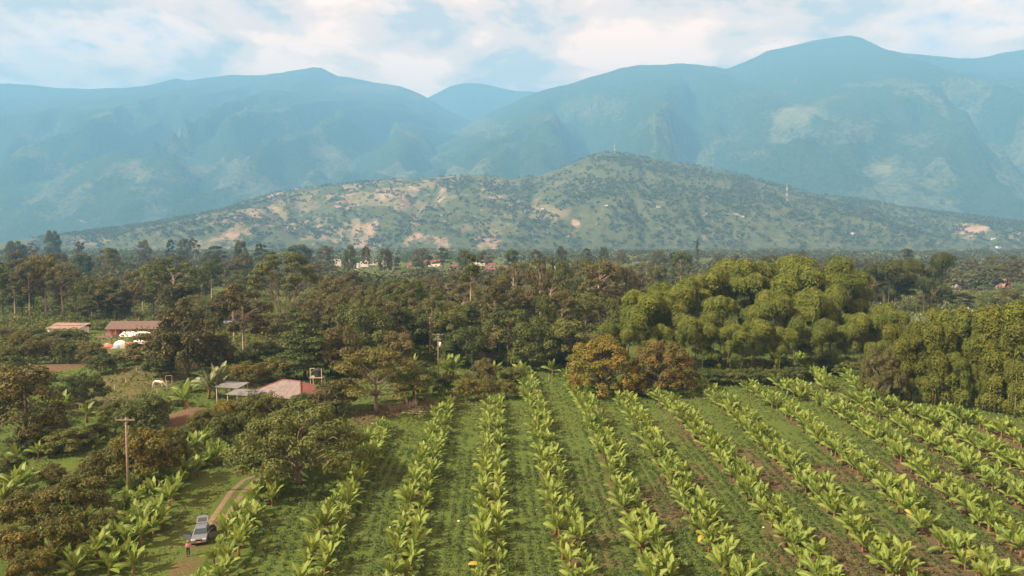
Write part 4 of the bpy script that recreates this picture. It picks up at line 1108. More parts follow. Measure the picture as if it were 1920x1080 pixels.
def build_masses():
    rng = np.random.default_rng(8)
    # plain
    n = 7500; D = 440 * (2050 / 440) ** rng.random(n); px = rng.uniform(-150, 2070, n)
    x = (px - 960) / FPX * D
    keep = fbm(x / 90, D / 140, 5, 3) > 0.36 - 0.12 * smooth(700, 1100, D)
    town = (px > 620) & (px < 1080) & (D > 560) & (D < 900)
    keep &= ~town
    pts = np.stack([x, D], 1)[keep]
    V, F, T = far_cloud(pts, 3.4, 9.0, 22, 3.0, 1.9, 3, lambda a, b: ground_z(a, b) + 1.5)
    o = obj('far_woodland', mesh('far_woodland', V, F, [FOL['haze']], {'tint': T}))
    tag(o, 'hazy woodland covering the far plain below the hill', 'woodland', None, 'stuff')
    n = 420; D = rng.uniform(570, 900, n); px = rng.uniform(620, 1080, n); x = (px - 960) / FPX * D
    V2, F2, T2 = far_cloud(np.stack([x, D], 1), 1.0, 2.4, 24, 1.2, 0.8, 9, ground_z)
    o = obj('village_hedges', mesh('village_hedges', V2, F2, [FOL['green']], {'tint': T2}))
    tag(o, 'hedges and garden shrubs round the far white villas', 'hedges', None, 'stuff')
    # scrub and coffee under the middle wood
    n = 6500; D = 165 * (420 / 165) ** rng.random(n); px = rng.uniform(-100, 2020, n); x = (px - 960) / FPX * D
    py = 450 + 43520 / D
    keep = np.ones(n, bool)
    keep &= ~((px > 780) & (px < 1700) & (D < 186)); keep &= ~((px > 1150) & (px < 1660) & (py > 655)); keep &= ~((px < 800) & (D < 188))
    for cx, cy, r in CLEAR: keep &= np.hypot(x - cx, D - cy) > r + 2
    keep &= ~((px > 150) & (px < 350) & (py > 652))
    pts = np.stack([x, D], 1)[keep]
    V, F, T = far_cloud(pts, 1.3, 3.4, 44, 0.8, 0.5, 4, ground_z, 0.9)
    o = obj('undergrowth', mesh('undergrowth', V, F, [FOL['green']], {'tint': T}))
    tag(o, 'dense green undergrowth beneath the middle wood', 'undergrowth', None, 'stuff')
    # hill
    n = 30000; px = rng.uniform(60, 1960, n); D = rng.uniform(HY0 + 5, HYC + 60, n); x = (px - 960) / FPX * D
    f = fbm(x / 150, D / 190, 61, 5, 0.6)
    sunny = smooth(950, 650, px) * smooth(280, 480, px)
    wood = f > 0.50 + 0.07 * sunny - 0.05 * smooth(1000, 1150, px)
    wx, wy = x + 60 * fbm(x / 200, D / 200, 62, 3), D + 60 * fbm(x / 200, D / 200, 63, 3)
    hedge = (np.abs((wx * 0.8 + wy * 0.6) / 130 % 1 - 0.5) < 0.03) | (np.abs((wx * 0.55 - wy * 0.83) / 170 % 1 - 0.5) < 0.025)
    keep = np.where(wood, rng.random(n) < 0.62, np.where(hedge, rng.random(n) < 0.8, rng.random(n) < 0.07))
    pts = np.stack([x, D], 1)[keep][:9800]
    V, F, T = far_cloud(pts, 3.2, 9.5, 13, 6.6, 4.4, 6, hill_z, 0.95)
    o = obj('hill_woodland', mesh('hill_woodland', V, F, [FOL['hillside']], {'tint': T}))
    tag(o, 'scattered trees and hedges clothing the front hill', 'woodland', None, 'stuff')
build_masses()

# ------------------------------------------------------------------ cassava and grass
def build_field_cover():
    rng = np.random.default_rng(12)
    parts = []; C = []
    for ra, rb in zip(ROWS[:-1], ROWS[1:]):
        for f in (0.24, 0.37, 0.50, 0.63, 0.76):
            ya = max(min(p[1] for p in ra), min(p[1] for p in rb)); yb = min(max(p[1] for p in ra), max(p[1] for p in rb), 118)
            for y in np.arange(ya, yb, 0.9):
                xa = np.interp(y, [p[1] for p in ra], [p[0] for p in ra]); xb = np.interp(y, [p[1] for p in rb], [p[0] for p in rb])
                if rng.random() < 0.12 + 0.5 * smooth(95, 118, y): continue
                C.append((xa + (xb - xa) * f + rng.normal(0, 0.1), y + rng.normal(0, 0.12)))
    C = np.array(C); per = 16
    cx, cy = np.repeat(C[:, 0], per), np.repeat(C[:, 1], per); n = len(cx)
    d = unit(rng.normal(size=(n, 3))); d[:, 2] = np.abs(d[:, 2])
    R = np.repeat(rng.uniform(0.2, 0.42, len(C)), per)
    P0 = np.stack([cx + d[:, 0] * R, cy + d[:, 1] * R, np.repeat(ground_z(C[:, 0], C[:, 1]), per) + 0.08 + d[:, 2] * R * 1.1], 1)
    V, F, T = leaf_cloud(P0, d * 0.6 + np.array([0, 0, 0.8]) + rng.normal(size=(n, 3)) * 0.4, 0.30, 0.16, rng.random(n), rng)
    o = obj('cassava_rows', mesh('cassava_rows', V, F, [FOL['cassava']], {'tint': T}))
    tag(o, 'low dotted rows of young cassava between the plantains', 'cassava', None, 'stuff')
    # grass
    n = 95000
    y = 55 * (200 / 55) ** rng.random(n); px = rng.uniform(-60, 1980, n); x = (px - 960) / FPX * y
    rowd = np.full(n, 1e9)
    for r in ROWS: rowd = np.minimum(rowd, poly_dist(x, y, r))
    k = fbm(x / 5, y / 5, 71, 3) + 0.12 * smooth(100, 130, y) - 0.35 * smooth(1.8, 0.8, rowd) - 0.5 * smooth(1.9, 1.3, poly_dist(x, y, TRACK)) - 0.6 * blob(x, y, 366, 785, 34, 26) - 0.6 * blob(x, y, 95, 697, 88, 12)
    keep = k > 0.42; x, y = x[keep], y[keep]; n = len(x)
    h = rng.uniform(0.12, 0.34, n) * (y / 90)
    P0 = np.stack([x, y, ground_z(x, y) + h * 0.35], 1)
    Nn = np.stack([rng.normal(size=n), rng.normal(size=n) - 0.6, np.full(n, 0.9)], 1)
    V, F, T = leaf_cloud(P0, Nn, h * 1.5, h * 0.8, np.clip(0.55 * fbm(x / 8, y / 8, 73, 3) + 0.5 * rng.random(n), 0, 1), rng)
    o = obj('grass', mesh('grass', V, F, [FOL['grass']], {'tint': T}))
    tag(o, 'short green grass between the plantain rows', 'grass', None, 'stuff')
build_field_cover()
# ================================================================== BUILDINGS AND SMALL THINGS
M_ = {
    'white': surf('white_paint', (0.78, 0.76, 0.72), (0.62, 0.58, 0.53), 0.7, 0.8),
    'cream': surf('cream_plaster', (0.62, 0.53, 0.43), (0.48, 0.40, 0.32), 0.8, 0.85),
    'pink': surf('pink_plaster', (0.58, 0.33, 0.26), (0.46, 0.25, 0.20), 0.9, 0.85),
    'redwall': surf('red_painted_wall', (0.42, 0.085, 0.035), (0.30, 0.06, 0.03), 1.2, 0.7),
    'orangewall': surf('orange_door_paint', (0.55, 0.20, 0.035), (0.42, 0.14, 0.03), 1.5, 0.6),
    'tile': surf('clay_tiles', (0.22, 0.085, 0.065), (0.15, 0.062, 0.048), 1.6, 0.85, 0.5, bscale=5),
    'oldtile': surf('weathered_tiles', (0.16, 0.105, 0.09), (0.10, 0.068, 0.06), 1.4, 0.9, 0.5, bscale=5),
    'sheet': surf('fibre_cement_sheet', (0.20, 0.16, 0.15), (0.14, 0.115, 0.11), 1.1, 0.85, 0.3, bscale=6),
    'zinc': surf('zinc_sheet', (0.20, 0.20, 0.205), (0.14, 0.135, 0.135), 1.2, 0.6, 0.2, metal=0.2),
    'rustzinc': surf('rusty_zinc', (0.30, 0.19, 0.16), (0.22, 0.14, 0.12), 0.8, 0.7),
    'wood': surf('weathered_wood', (0.36, 0.29, 0.23), (0.22, 0.17, 0.13), 3, 0.9, 0.4),
    'post': surf('grey_post', (0.50, 0.46, 0.42), (0.34, 0.30, 0.27), 3, 0.9),
    'polewood': surf('pole_wood', (0.26, 0.20, 0.16), (0.17, 0.13, 0.105), 3, 0.9),
    'black': surf('black_plastic', (0.018, 0.022, 0.026), (0.03, 0.034, 0.04), 2, 0.5),
    'dark': surf('dark_opening', (0.02, 0.018, 0.016), (0.035, 0.03, 0.026), 2, 0.6),
    'glass': surf('window_glass', (0.035, 0.05, 0.06), (0.06, 0.08, 0.09), 1, 0.12, spec=0.6),
    'canvas': surf('white_canvas', (0.80, 0.79, 0.76), (0.70, 0.69, 0.67), 0.9, 0.7),
    'bluewin': surf('pale_blue_film', (0.30, 0.46, 0.55), (0.24, 0.38, 0.47), 1.5, 0.3),
    'tarp': surf('ochre_panel', (0.62, 0.36, 0.10), (0.50, 0.29, 0.08), 1.0, 0.8),
    'parasol': surf('red_parasol', (0.55, 0.13, 0.08), (0.45, 0.10, 0.06), 2, 0.8),
    'silver': surf('silver_car_paint', (0.19, 0.21, 0.24), (0.17, 0.19, 0.22), 1, 0.35, metal=0.55, spec=0.5),
    'carglass': surf('car_glass', (0.025, 0.045, 0.055), (0.035, 0.055, 0.065), 1, 0.08, spec=0.7),
    'trim': surf('car_door_inside', (0.025, 0.025, 0.027), (0.05, 0.05, 0.05), 2, 0.7),
    'rubber': surf('rubber', (0.02, 0.02, 0.02), (0.03, 0.03, 0.03), 3, 0.9),
    'chrome': surf('rim_metal', (0.5, 0.5, 0.5), (0.4, 0.4, 0.4), 2, 0.3, metal=0.8),
    'lamp': surf('headlight_glass', (0.6, 0.6, 0.58), (0.5, 0.5, 0.48), 2, 0.1),
    'skin': surf('skin', (0.36, 0.19, 0.12), (0.31, 0.16, 0.10), 4, 0.6),
    'shirt': surf('pink_shirt', (0.55, 0.22, 0.32), (0.46, 0.18, 0.27), 5, 0.85),
    'jeans': surf('dark_trousers', (0.028, 0.03, 0.042), (0.02, 0.02, 0.03), 5, 0.9),
    'hair': surf('hair_black', (0.02, 0.014, 0.011), (0.03, 0.02, 0.016), 6, 0.6),
    'cap': surf('orange_cap', (0.55, 0.17, 0.05), (0.48, 0.14, 0.04), 6, 0.8),
    'horse': surf('white_hide', (0.74, 0.69, 0.62), (0.60, 0.54, 0.47), 1.5, 0.85),
    'hoof': surf('hoof_and_mane', (0.33, 0.28, 0.24), (0.22, 0.18, 0.15), 3, 0.9),
    'reds': surf('mast_red', (0.55, 0.08, 0.05), (0.48, 0.07, 0.05), 2, 0.7),
    'teal': surf('teal_plastic', (0.02, 0.30, 0.30), (0.02, 0.24, 0.24), 2, 0.6),
    'brick': surf('raw_brick', (0.42, 0.23, 0.16), (0.33, 0.18, 0.13), 2, 0.9, 0.3),
}

def ground_at(px, py):
    x, y = P(px, py); z = gz(x, y); x, y = P(px, py, z)
    return x, y, gz(x, y)

def hip_roof(root, w, d, z, rise, ridge, ov, mats, th=0.14, x0=0.0, y0=0.0):
    """four roof planes as parts: front (-y), back, left, right; thin and meeting at the ridge"""
    W, D, r = w / 2 + ov, d / 2 + ov, ridge / 2
    a, b, c, e = (-W, -D, z), (W, -D, z), (W, D, z), (-W, D, z); p, q = (-r, 0, z + rise), (r, 0, z + rise)
    for nm, cs in (('front', (a, b, q, p)), ('back', (c, e, p, q)), ('left', (e, a, p)), ('right', (b, c, q))):
        cs = [(v[0] + x0, v[1] + y0, v[2] + {'front': 0.0, 'back': 0.004, 'left': 0.008, 'right': 0.008}[nm]) for v in cs]
        MB().slab(cs, th).build('roof_plane', M_[mats[nm]], root)
    mb = MB(); mb.tube([(p[0] + x0, y0, p[2] + 0.03), (q[0] + x0, y0, q[2] + 0.03)], 0.13, 6); rf = mb.build('ridge_cap', M_['tile'], root)
def gable_roof(root, w, d, z, rise, ov, mat, x0=0.0, y0=0.0, name='roof', th=0.14):
    W, D = w / 2 + ov, d / 2 + ov
    for s in (-1, 1):
        cs = [(-W, s * D, z), (W, s * D, z), (W, 0, z + rise), (-W, 0, z + rise)]
        if s > 0: cs = [(x, y, zz + 0.004) for x, y, zz in cs[::-1]]
        MB().slab([(x + x0, y + y0, zz) for x, y, zz in cs], th).build('roof_slope', M_[mat], root)
def walls(root, w, d, h, mat, x0=0.0, y0=0.0, gable=0.0, name='wall'):
    mb = MB(); mb.box((x0, y0, h / 2 - 0.25), (w, d, h + 0.5))
    if gable:
        for s in (-1, 1):
            x = x0 + s * (w / 2 - 0.1)
            mb.add([(x - 0.1, y0 - d / 2, h), (x - 0.1, y0 + d / 2, h), (x - 0.1, y0, h + gable), (x + 0.1, y0 - d / 2, h), (x + 0.1, y0 + d / 2, h), (x + 0.1, y0, h + gable)],
                   [(0, 1, 2), (5, 4, 3), (0, 3, 4, 1), (1, 4, 5, 2), (2, 5, 3, 0)])
    return mb.build(name, M_[mat], root)
def window(root, x, y, z, w, h, mat='glass', frame='white', face='front', name='window'):
    """frame as the part, pane as its piece; set on the front (-y) or on a side"""
    t = 0.12
    def bx(mb, u, v, ww, hh, dep, out):
        if face == 'front': mb.box((x + u, y - out, z + v), (ww, dep, hh))
        else:
            s = -1 if face == 'left' else 1
            mb.box((x + s * out, y + u, z + v), (dep, ww, hh))
    mb = MB()
    bx(mb, -w / 2, 0, t, h + t, 0.14, 0.05); bx(mb, w / 2, 0, t, h + t, 0.14, 0.05); bx(mb, 0, h / 2, w - t, t, 0.12, 0.05); bx(mb, 0, -h / 2, w - t, t, 0.12, 0.05)
    f = mb.build(name, M_[frame], root)
    mb = MB(); bx(mb, 0, 0, w - t, h - t, 0.04, 0.03); mb.build('pane', M_[mat], f)
    return f
def door(root, x, y, z, w, h, mat='orangewall'):
    mb = MB(); mb.box((x, y - 0.04, z + h / 2), (w, 0.08, h)); d = mb.build('door', M_[mat], root)
    MB().box((x + w * 0.36, y - 0.12, z + h * 0.48), (0.10, 0.06, 0.10)).build('handle', M_['dark'], d)
    return d

# ------------------------------------------------------------------ farmhouse by the field
def build_farmhouse():
    x, y, z = ground_at(548, 754)
    r = thing('farmhouse', 'farmhouse with hipped red and grey sheet roof behind the great tree', 'house', (x, y, z), math.radians(-24))
    walls(r, 11.5, 8, 2.3, 'brick')
    hip_roof(r, 11.5, 8, 2.3, 2.3, 4.5, 1.3, {'front': 'sheet', 'back': 'tile', 'left': 'sheet', 'right': 'tile'})
    # grey sheets laid on the front slope, two courses
    W, D = 11.5 / 2 + 1.3, 5.3
    for j, (t0, t1) in enumerate(((0.03, 0.50), (0.47, 0.96))):
        for i in range(7):
            def pt(u, t):
                xl = -W + t * (W - 2.25); xr = -xl
                return (xl + (xr - xl) * u, -D * (1 - t), 2.3 + 2.3 * t + 0.03 + 0.02 * j)
            u0, u1 = i / 7 + 0.001, (i + 1) / 7 - 0.001
            MB().slab([pt(u0, t0), pt(u1, t0), pt(u1, t1), pt(u0, t1)], 0.02).build('roof_sheet', M_['sheet'], r)
    for s in (-1, 1):
        hipc = MB(); hipc.tube([(s * W, -D, 2.35), (s * 2.25, 0, 4.68)], 0.14, 6); hipc.build('hip_cap', M_['tile'], r)
    for xx in (-3.6, 0.2, 3.8): window(r, xx, -4.0, 1.35, 1.1, 1.0, 'glass', 'wood')
    door(r, 2.0, -4.0, 0, 0.95, 2.05)
    # two lean-to roofs on posts at the left
    for k, (px, py, w, d, h, lab) in enumerate(((436, 752, 5.6, 4.0, 3.3, 'upper zinc lean-to roof on posts left of the farmhouse'), (460, 762, 6.5, 3.6, 2.7, 'lower zinc lean-to roof on posts beside the brick wall'))):
        x, y, z = ground_at(px, py)
        s = thing('lean_to', lab, 'shed', (x, y, z), math.radians(-14))
        n = 5
        for i in range(n):
            x0, x1 = -w / 2 + w * i / n + 0.01, -w / 2 + w * (i + 1) / n - 0.01; dz = 0.012 * (i % 2)
            MB().slab([(x0, -d / 2, h + dz), (x1, -d / 2, h + dz), (x1, d / 2, h + 0.45 + dz), (x0, d / 2, h + 0.45 + dz)], 0.04).build('roof_sheet', M_['zinc'], s)
        for sx in (-1, 1):
            for sy in (-1, 1): MB().box((sx * (w / 2 - 0.3), sy * (d / 2 - 0.3), h / 2 - 0.1 + (0.17 if sy > 0 else -0.02)), (0.16, 0.16, h)).build('post', M_['post'], s)
        for sy in (-1, 1): MB().box((0, sy * (d / 2 - 0.3), h - 0.09 + (0.36 if sy > 0 else 0.0)), (w - 0.2, 0.12, 0.14)).build('beam', M_['wood'], s)
        if k: MB().box((0.6, 0.4, 0.85), (w - 1.6, 0.2, 1.8)).build('low_wall', M_['brick'], s)
    # water tank on its stand behind the house
    x, y, z = ground_at(596, 758)
    y += 6; x = x * (y / (y - 6)); zt = at_y(596, 706, y)[1] - z
    s = thing('tank_stand', 'pale metal stand carrying the black tank behind the farmhouse', 'stand', (x, y, z))
    for sx in (-1, 1):
        for sy in (-1, 1): MB().box((sx * 1.2, sy * 1.0, (zt + 1.9) / 2 if sy < 0 else zt / 2), (0.14, 0.14, zt + 1.9 if sy < 0 else zt)).build('leg', M_['post'], s)
    MB().box((0, 0, zt - 0.1), (2.9, 2.4, 0.16)).build('platform', M_['wood'], s)
    MB().box((-0.75, -1.0, zt + 1.95), (1.1, 0.14, 0.12)).build('top_rail', M_['post'], s)
    t = thing('water_tank', 'black plastic water tank on the pale stand', 'tank', (x + 0.25, y + 0.1, z + zt))
    prof = [(0.0, 0.0)]; prof = [(0.86, 0.0)] + [(0.86 + (0.03 if i % 2 else 0), 0.12 + 0.22 * i) for i in range(7)] + [(0.80, 1.58), (0.35, 1.78)]
    MB().lathe(prof, (0, 0, 0), 18).build('tank_body', M_['black'], t, True)
    MB().lathe([(0.3, 1.76), (0.3, 1.86), (0.12, 1.9)], (0, 0, 0), 12).build('lid', M_['black'], t, True)
build_farmhouse()

# ------------------------------------------------------------------ red house, domes, shack and others at the left
def build_left_buildings():
    x, y, z = ground_at(262, 630)
    r = thing('red_house', 'long red farmhouse with weathered tile roof and porch posts', 'house', (x, y + 3, z), math.radians(3))
    walls(r, 22, 6, 2.9, 'redwall', gable=1.6)
    gable_roof(r, 22, 8.5, 2.75, 2.3, 0.4, 'oldtile')
    for i in range(9): MB().box((-10.4 + i * 2.6, -4.2, 1.3), (0.18, 0.18, 2.6)).build('porch_post', M_['post'], r)
    for xx in (-8.5, -4.2, 1.2, 5.6, 9.3): door(r, xx, -3.0, 0, 1.1, 2.2)
    for xx in (-6.4, -1.6, 3.4, 7.5): window(r, xx, -3.0, 1.4, 1.2, 1.2, 'dark', 'redwall')
    MB().box((0, -3.7, 0.05), (22, 1.9, 0.5)).build('porch_floor', M_['cream'], r)
    # gazebo
    x, y, z = ground_at(204, 646)
    g = thing('gazebo', 'small gazebo with hipped brown roof left of the white domes', 'gazebo', (x, y, z))
    hip_roof(g, 4.4, 3.6, 2.5, 1.5, 1.0, 0.4, {k: 'oldtile' for k in ('front', 'back', 'left', 'right')})
    for sx in (-1, 1):
        for sy in (-1, 1): MB().box((sx * 1.9, sy * 1.5, 1.15), (0.18, 0.18, 2.4)).build('post', M_['redwall'], g)
    MB().box((0, 0, 0.05), (4.4, 3.6, 0.4)).build('floor', M_['cream'], g)
    # dome tents
    for px, py, R, lab in ((226, 652, 2.1, 'white dome tent with blue front window, left one'), (264, 652, 2.6, 'white dome tent with blue front window, right one')):
        x, y, z = ground_at(px, py)
        t = thing('dome_tent', lab, 'tent', (x, y, z), math.radians(rnd.uniform(-15, 15)))
        bm = bmesh.new(); bmesh.ops.create_icosphere(bm, subdivisions=3, radius=R)
        bmesh.ops.bisect_plane(bm, geom=bm.verts[:] + bm.edges[:] + bm.faces[:], plane_co=(0, 0, -0.15 * R), plane_no=(0, 0, 1), clear_inner=True)
        win = bmesh.new()
        faces = [f for f in bm.faces if f.calc_center_median().normalized().dot(Vector((-0.35, -0.92, 0.1))) > 0.78]
        for f in faces: win.faces.new([win.verts.new(v.co * 1.015) for v in f.verts])
        bmesh.ops.translate(bm, verts=bm.verts, vec=(0, 0, 0.15 * R)); bmesh.ops.translate(win, verts=win.verts, vec=(0, 0, 0.15 * R))
        me = bpy.data.meshes.new('dome_shell'); bm.to_mesh(me); me.materials.append(M_['canvas']); obj('shell', me, t)
        me = bpy.data.meshes.new('dome_window'); win.to_mesh(me); me.materials.append(M_['bluewin']); obj('window', me, t)
        MB().box((0, 0, 0.06), (2.3 * R, 2.3 * R, 0.24)).build('deck', M_['wood'], t)
        bm.free(); win.free()
    x, y, z = ground_at(250, 642)
    c = thing('canopy', 'long white fabric canopy behind the domes', 'canopy', (x, y + 1.0, z))
    W, D, H = 9.5, 4.0, 3.0
    for i in range(6):
        x0, x1 = -W / 2 + W * i / 6, -W / 2 + W * (i + 1) / 6 - 0.02
        MB().slab([(x0, -D / 2, H - 0.9), (x1, -D / 2, H - 0.9), (x1, D / 2, H + 0.2), (x0, D / 2, H + 0.2)], 0.05).build('fabric_panel', M_['canvas'], c)
    for i in range(4):
        for sy in (-1, 1): MB().box((-W / 2 + 0.2 + i * (W - 0.4) / 3, sy * (D / 2 - 0.15), (H - 1.0 if sy < 0 else H) / 2), (0.10, 0.10, (H - 1.0 if sy < 0 else H))).build('pole', M_['post'], c)
    x, y, z = ground_at(246, 655)
    s = thing('ochre_screen', 'ochre screen panel standing between the two domes', 'screen', (x, y, z))
    for i in range(4): MB().box((-1.2 + i * 0.8, 0, 1.2), (0.76, 0.08, 2.3)).build('board', M_['tarp'], s)
    for sx in (-1, 1): MB().box((sx * 1.68, 0.02, 1.2), (0.14, 0.14, 2.5)).build('post', M_['wood'], s)
    # parasols
    for px, py, lab in ((175, 662, 'red parasol among the bushes left of the gazebo'), (205, 662, 'red parasol in front of the gazebo')):
        x, y, z = ground_at(px, py)
        p = thing('parasol', lab, 'parasol', (x, y, z))
        MB().lathe([(1.45, 2.05), (1.45, 2.09), (0.8, 2.35), (0.06, 2.62)], (0, 0, 0), 8).build('canopy', M_['parasol'], p)
        MB().tube([(0, 0, 0), (0, 0, 2.6)], 0.05, 6).build('pole', M_['post'], p)
        MB().lathe([(0.35, 0), (0.35, 0.08), (0.1, 0.12)], (0, 0, 0), 10).build('base', M_['post'], p)
    # shack
    x, y, z = ground_at(122, 628)
    s = thing('shack', 'low shack with rusty two-step zinc roof at the left', 'shack', (x, y + 2, z), math.radians(-4))
    walls(s, 12, 5, 2.5, 'white')
    for k, (y0, y1, zz, m) in enumerate(((-3.2, -0.1, 2.45, 'rustzinc'), (0.0, 3.0, 3.2, 'rustzinc'))):
        for i in range(8):
            x0, x1 = -6.4 + 1.6 * i + 0.01, -6.4 + 1.6 * (i + 1) - 0.01
            MB().slab([(x0, y0, zz + 0.01 * (i % 2)), (x1, y0, zz + 0.01 * (i % 2)), (x1, y1, zz + 0.6), (x0, y1, zz + 0.6)], 0.05).build('roof_sheet', M_['zinc' if (i == 6 and k) else m], s)
    window(s, -3, -2.5, 1.4, 1.0, 0.9, 'dark', 'wood'); door(s, 1.5, -2.5, 0, 0.95, 2.0, 'wood')
    # small white house higher up and grey-roofed shed
    x, y, z = ground_at(199, 574)
    h = thing('white_cottage', 'small white cottage end with orange roof in the left wood', 'house', (x, y, z), math.radians(70))
    walls(h, 7, 5.2, 3.4, 'white', gable=1.5); gable_roof(h, 7, 5.2, 3.35, 1.7, 0.45, 'tile'); window(h, -3.5, 0, 1.8, 1.1, 1.1, 'dark', 'white', 'left')
    x, y, z = ground_at(437, 622)
    h = thing('grey_roofed_shed', 'orange-walled shed with slate-grey roof behind the flowering tree', 'shed', (x, y, z), math.radians(8))
    walls(h, 8, 5, 2.6, 'tarp', gable=1.2); gable_roof(h, 8, 5.4, 2.55, 1.6, 0.4, 'zinc'); door(h, -1, -2.5, 0, 1, 2.1, 'wood'); window(h, 2, -2.5, 1.4, 1, 1, 'dark', 'wood')
    x, y, z = ground_at(253, 606)
    d = thing('satellite_dish', 'round pink dish on a post above the red house', 'dish', (x, y, z))
    MB().tube([(0, 0, 0), (0, 0, 3.4)], 0.06, 6).build('post', M_['post'], d)
    mb = MB(); mb.lathe([(0.05, 0.0), (0.6, 0.12), (0.95, 0.34), (0.90, 0.36), (0.55, 0.18), (0.04, 0.06)], (0, 0, 0), 16)
    o = mb.build('dish', M_['pink'], d, True); o.location = (0, -0.1, 3.5); o.rotation_euler = (math.radians(70), 0, 0)
    MB().tube([(0, -0.1, 3.5), (0, -0.9, 3.75)], 0.03, 5).build('feed_arm', M_['post'], d)
    for px, lab in ((233, 'teal barrel on posts above the red house, left one'), (243, 'teal barrel on posts above the red house, right one')):
        x, y, z = ground_at(px, 604); b = thing('teal_barrel', lab, 'barrel', (x, y, z))
        for sx in (-0.35, 0.35): MB().box((sx, 0, 1.4), (0.12, 0.12, 2.8)).build('post', M_['wood'], b)
        MB().box((0, 0, 2.84), (1.2, 1.0, 0.08)).build('shelf', M_['wood'], b)
        MB().lathe([(0.36, 2.88), (0.42, 3.1), (0.42, 3.7), (0.36, 3.95), (0.1, 3.98)], (0, 0, 0), 14).build('barrel', M_['teal'], b, True)
build_left_buildings()

# ------------------------------------------------------------------ far villas
def villa(name, label, px, base, wpx, hpx, dm, wall, roof, rot=0.0, nwin=4, D=None, rise=0.35):
    d = D or 43520 / (base - 450)
    x = at_y(px, base, d)[0]; z = gz(x, d); top = at_y(px, base - hpx, d)[1]
    zb = at_y(px, base, d)[1]; w = wpx * d / FPX
    h = max(2.6, hpx * d / FPX); lift = max(0.0, zb - z)
    r = thing(name, label, 'house', (x, d, z), math.radians(rot))
    H = h + lift
    if roof == 'flat':
        walls(r, w, dm, H, wall)
        MB().box((0, 0, H + 0.33), (w + 0.3, dm + 0.3, 0.24)).build('parapet', M_[wall], r)
    else:
        wh = H * (1 - rise); walls(r, w, dm, wh, wall, gable=H * rise * 0.95)
        gable_roof(r, w, dm + 0.6, wh - 0.1, H * rise, 0.8, roof)
        H = wh
    for i in range(nwin):
        xx = -w / 2 + w * (i + 0.5) / nwin
        window(r, xx, -dm / 2, H - min(1.9, h * 0.5), min(1.5, w / nwin * 0.5), min(1.4, h * 0.4), 'dark', wall)
    return r
def build_far_villas():
    V = villa
    V('white_villa', 'white flat-roofed block left of the wide white villa', 633, 497, 12, 10, 8, 'white', 'flat', 4, 3)
    V('white_villa', 'white flat-roofed block with one dark window', 652, 497, 9, 12, 7, 'white', 'flat', 4, 1)
    V('white_villa', 'wide white flat-roofed villa on the plain', 704, 497, 42, 9, 12, 'white', 'flat', 2, 7)
    V('white_villa', 'low white wing left of the wide white villa', 684, 499, 14, 8, 9, 'white', 'flat', 0, 3)
    V('white_villa', 'narrow white house with pink side in front of the villas', 669, 506, 9, 11, 7, 'white', 'flat', 0, 1)
    V('red_roofed_house', 'red-roofed small house below the white villas', 655, 506, 10, 8, 7, 'cream', 'tile', 10, 2)
    V('red_roofed_house', 'long low tiled roof left of the white tiled villa', 777, 501, 24, 7, 9, 'cream', 'tile', 0, 4)
    V('red_roofed_house', 'white villa with wide tiled roof, highest of the red roofs', 808, 499, 34, 12, 12, 'white', 'tile', -5, 4)
    V('red_roofed_house', 'white gabled end of the tiled villa', 820, 500, 10, 10, 9, 'white', 'tile', 80, 2)
    V('red_roofed_house', 'small tiled house right of the tiled villa', 853, 504, 20, 8, 8, 'cream', 'tile', 6, 3)
    V('white_villa', 'white flat pavilion behind the red roof cluster', 899, 497, 24, 8, 9, 'white', 'flat', 0, 4)
    V('red_roofed_house', 'red-roofed house at the back of the roof cluster', 921, 501, 18, 8, 9, 'cream', 'tile', -20, 3)
    V('red_roofed_house', 'large red roof at the front of the roof cluster', 925, 511, 34, 11, 12, 'cream', 'tile', -12, 4)
    V('red_roofed_house', 'slanting red roof at the right of the cluster', 944, 511, 20, 12, 9, 'white', 'tile', -35, 3)
    V('red_roofed_house', 'dark red roof at the left of the cluster', 893, 508, 14, 9, 8, 'pink', 'tile', 12, 2)
    V('white_villa', 'white shed roof among trees left of the bamboo grove', 1041, 505, 14, 6, 8, 'white', 'flat', 0, 2)
    V('red_roofed_house', 'low red-roofed house among trees left of the bamboo grove', 1058, 505, 14, 7, 8, 'cream', 'tile', 10, 2)
    V('red_roofed_house', 'low house with pale tiled roof behind the grey plantain plot', 1808, 542, 34, 11, 8, 'cream', 'oldtile', 6, 4)
    V('pink_block', 'pink walled block behind the grey plantain plot', 1882, 541, 17, 17, 7, 'pink', 'flat', 14, 2)
    V('red_roofed_house', 'small rusty roof on the plain right of the palm', 435, 500, 10, 6, 7, 'white', 'tile', 0, 2)
build_far_villas()

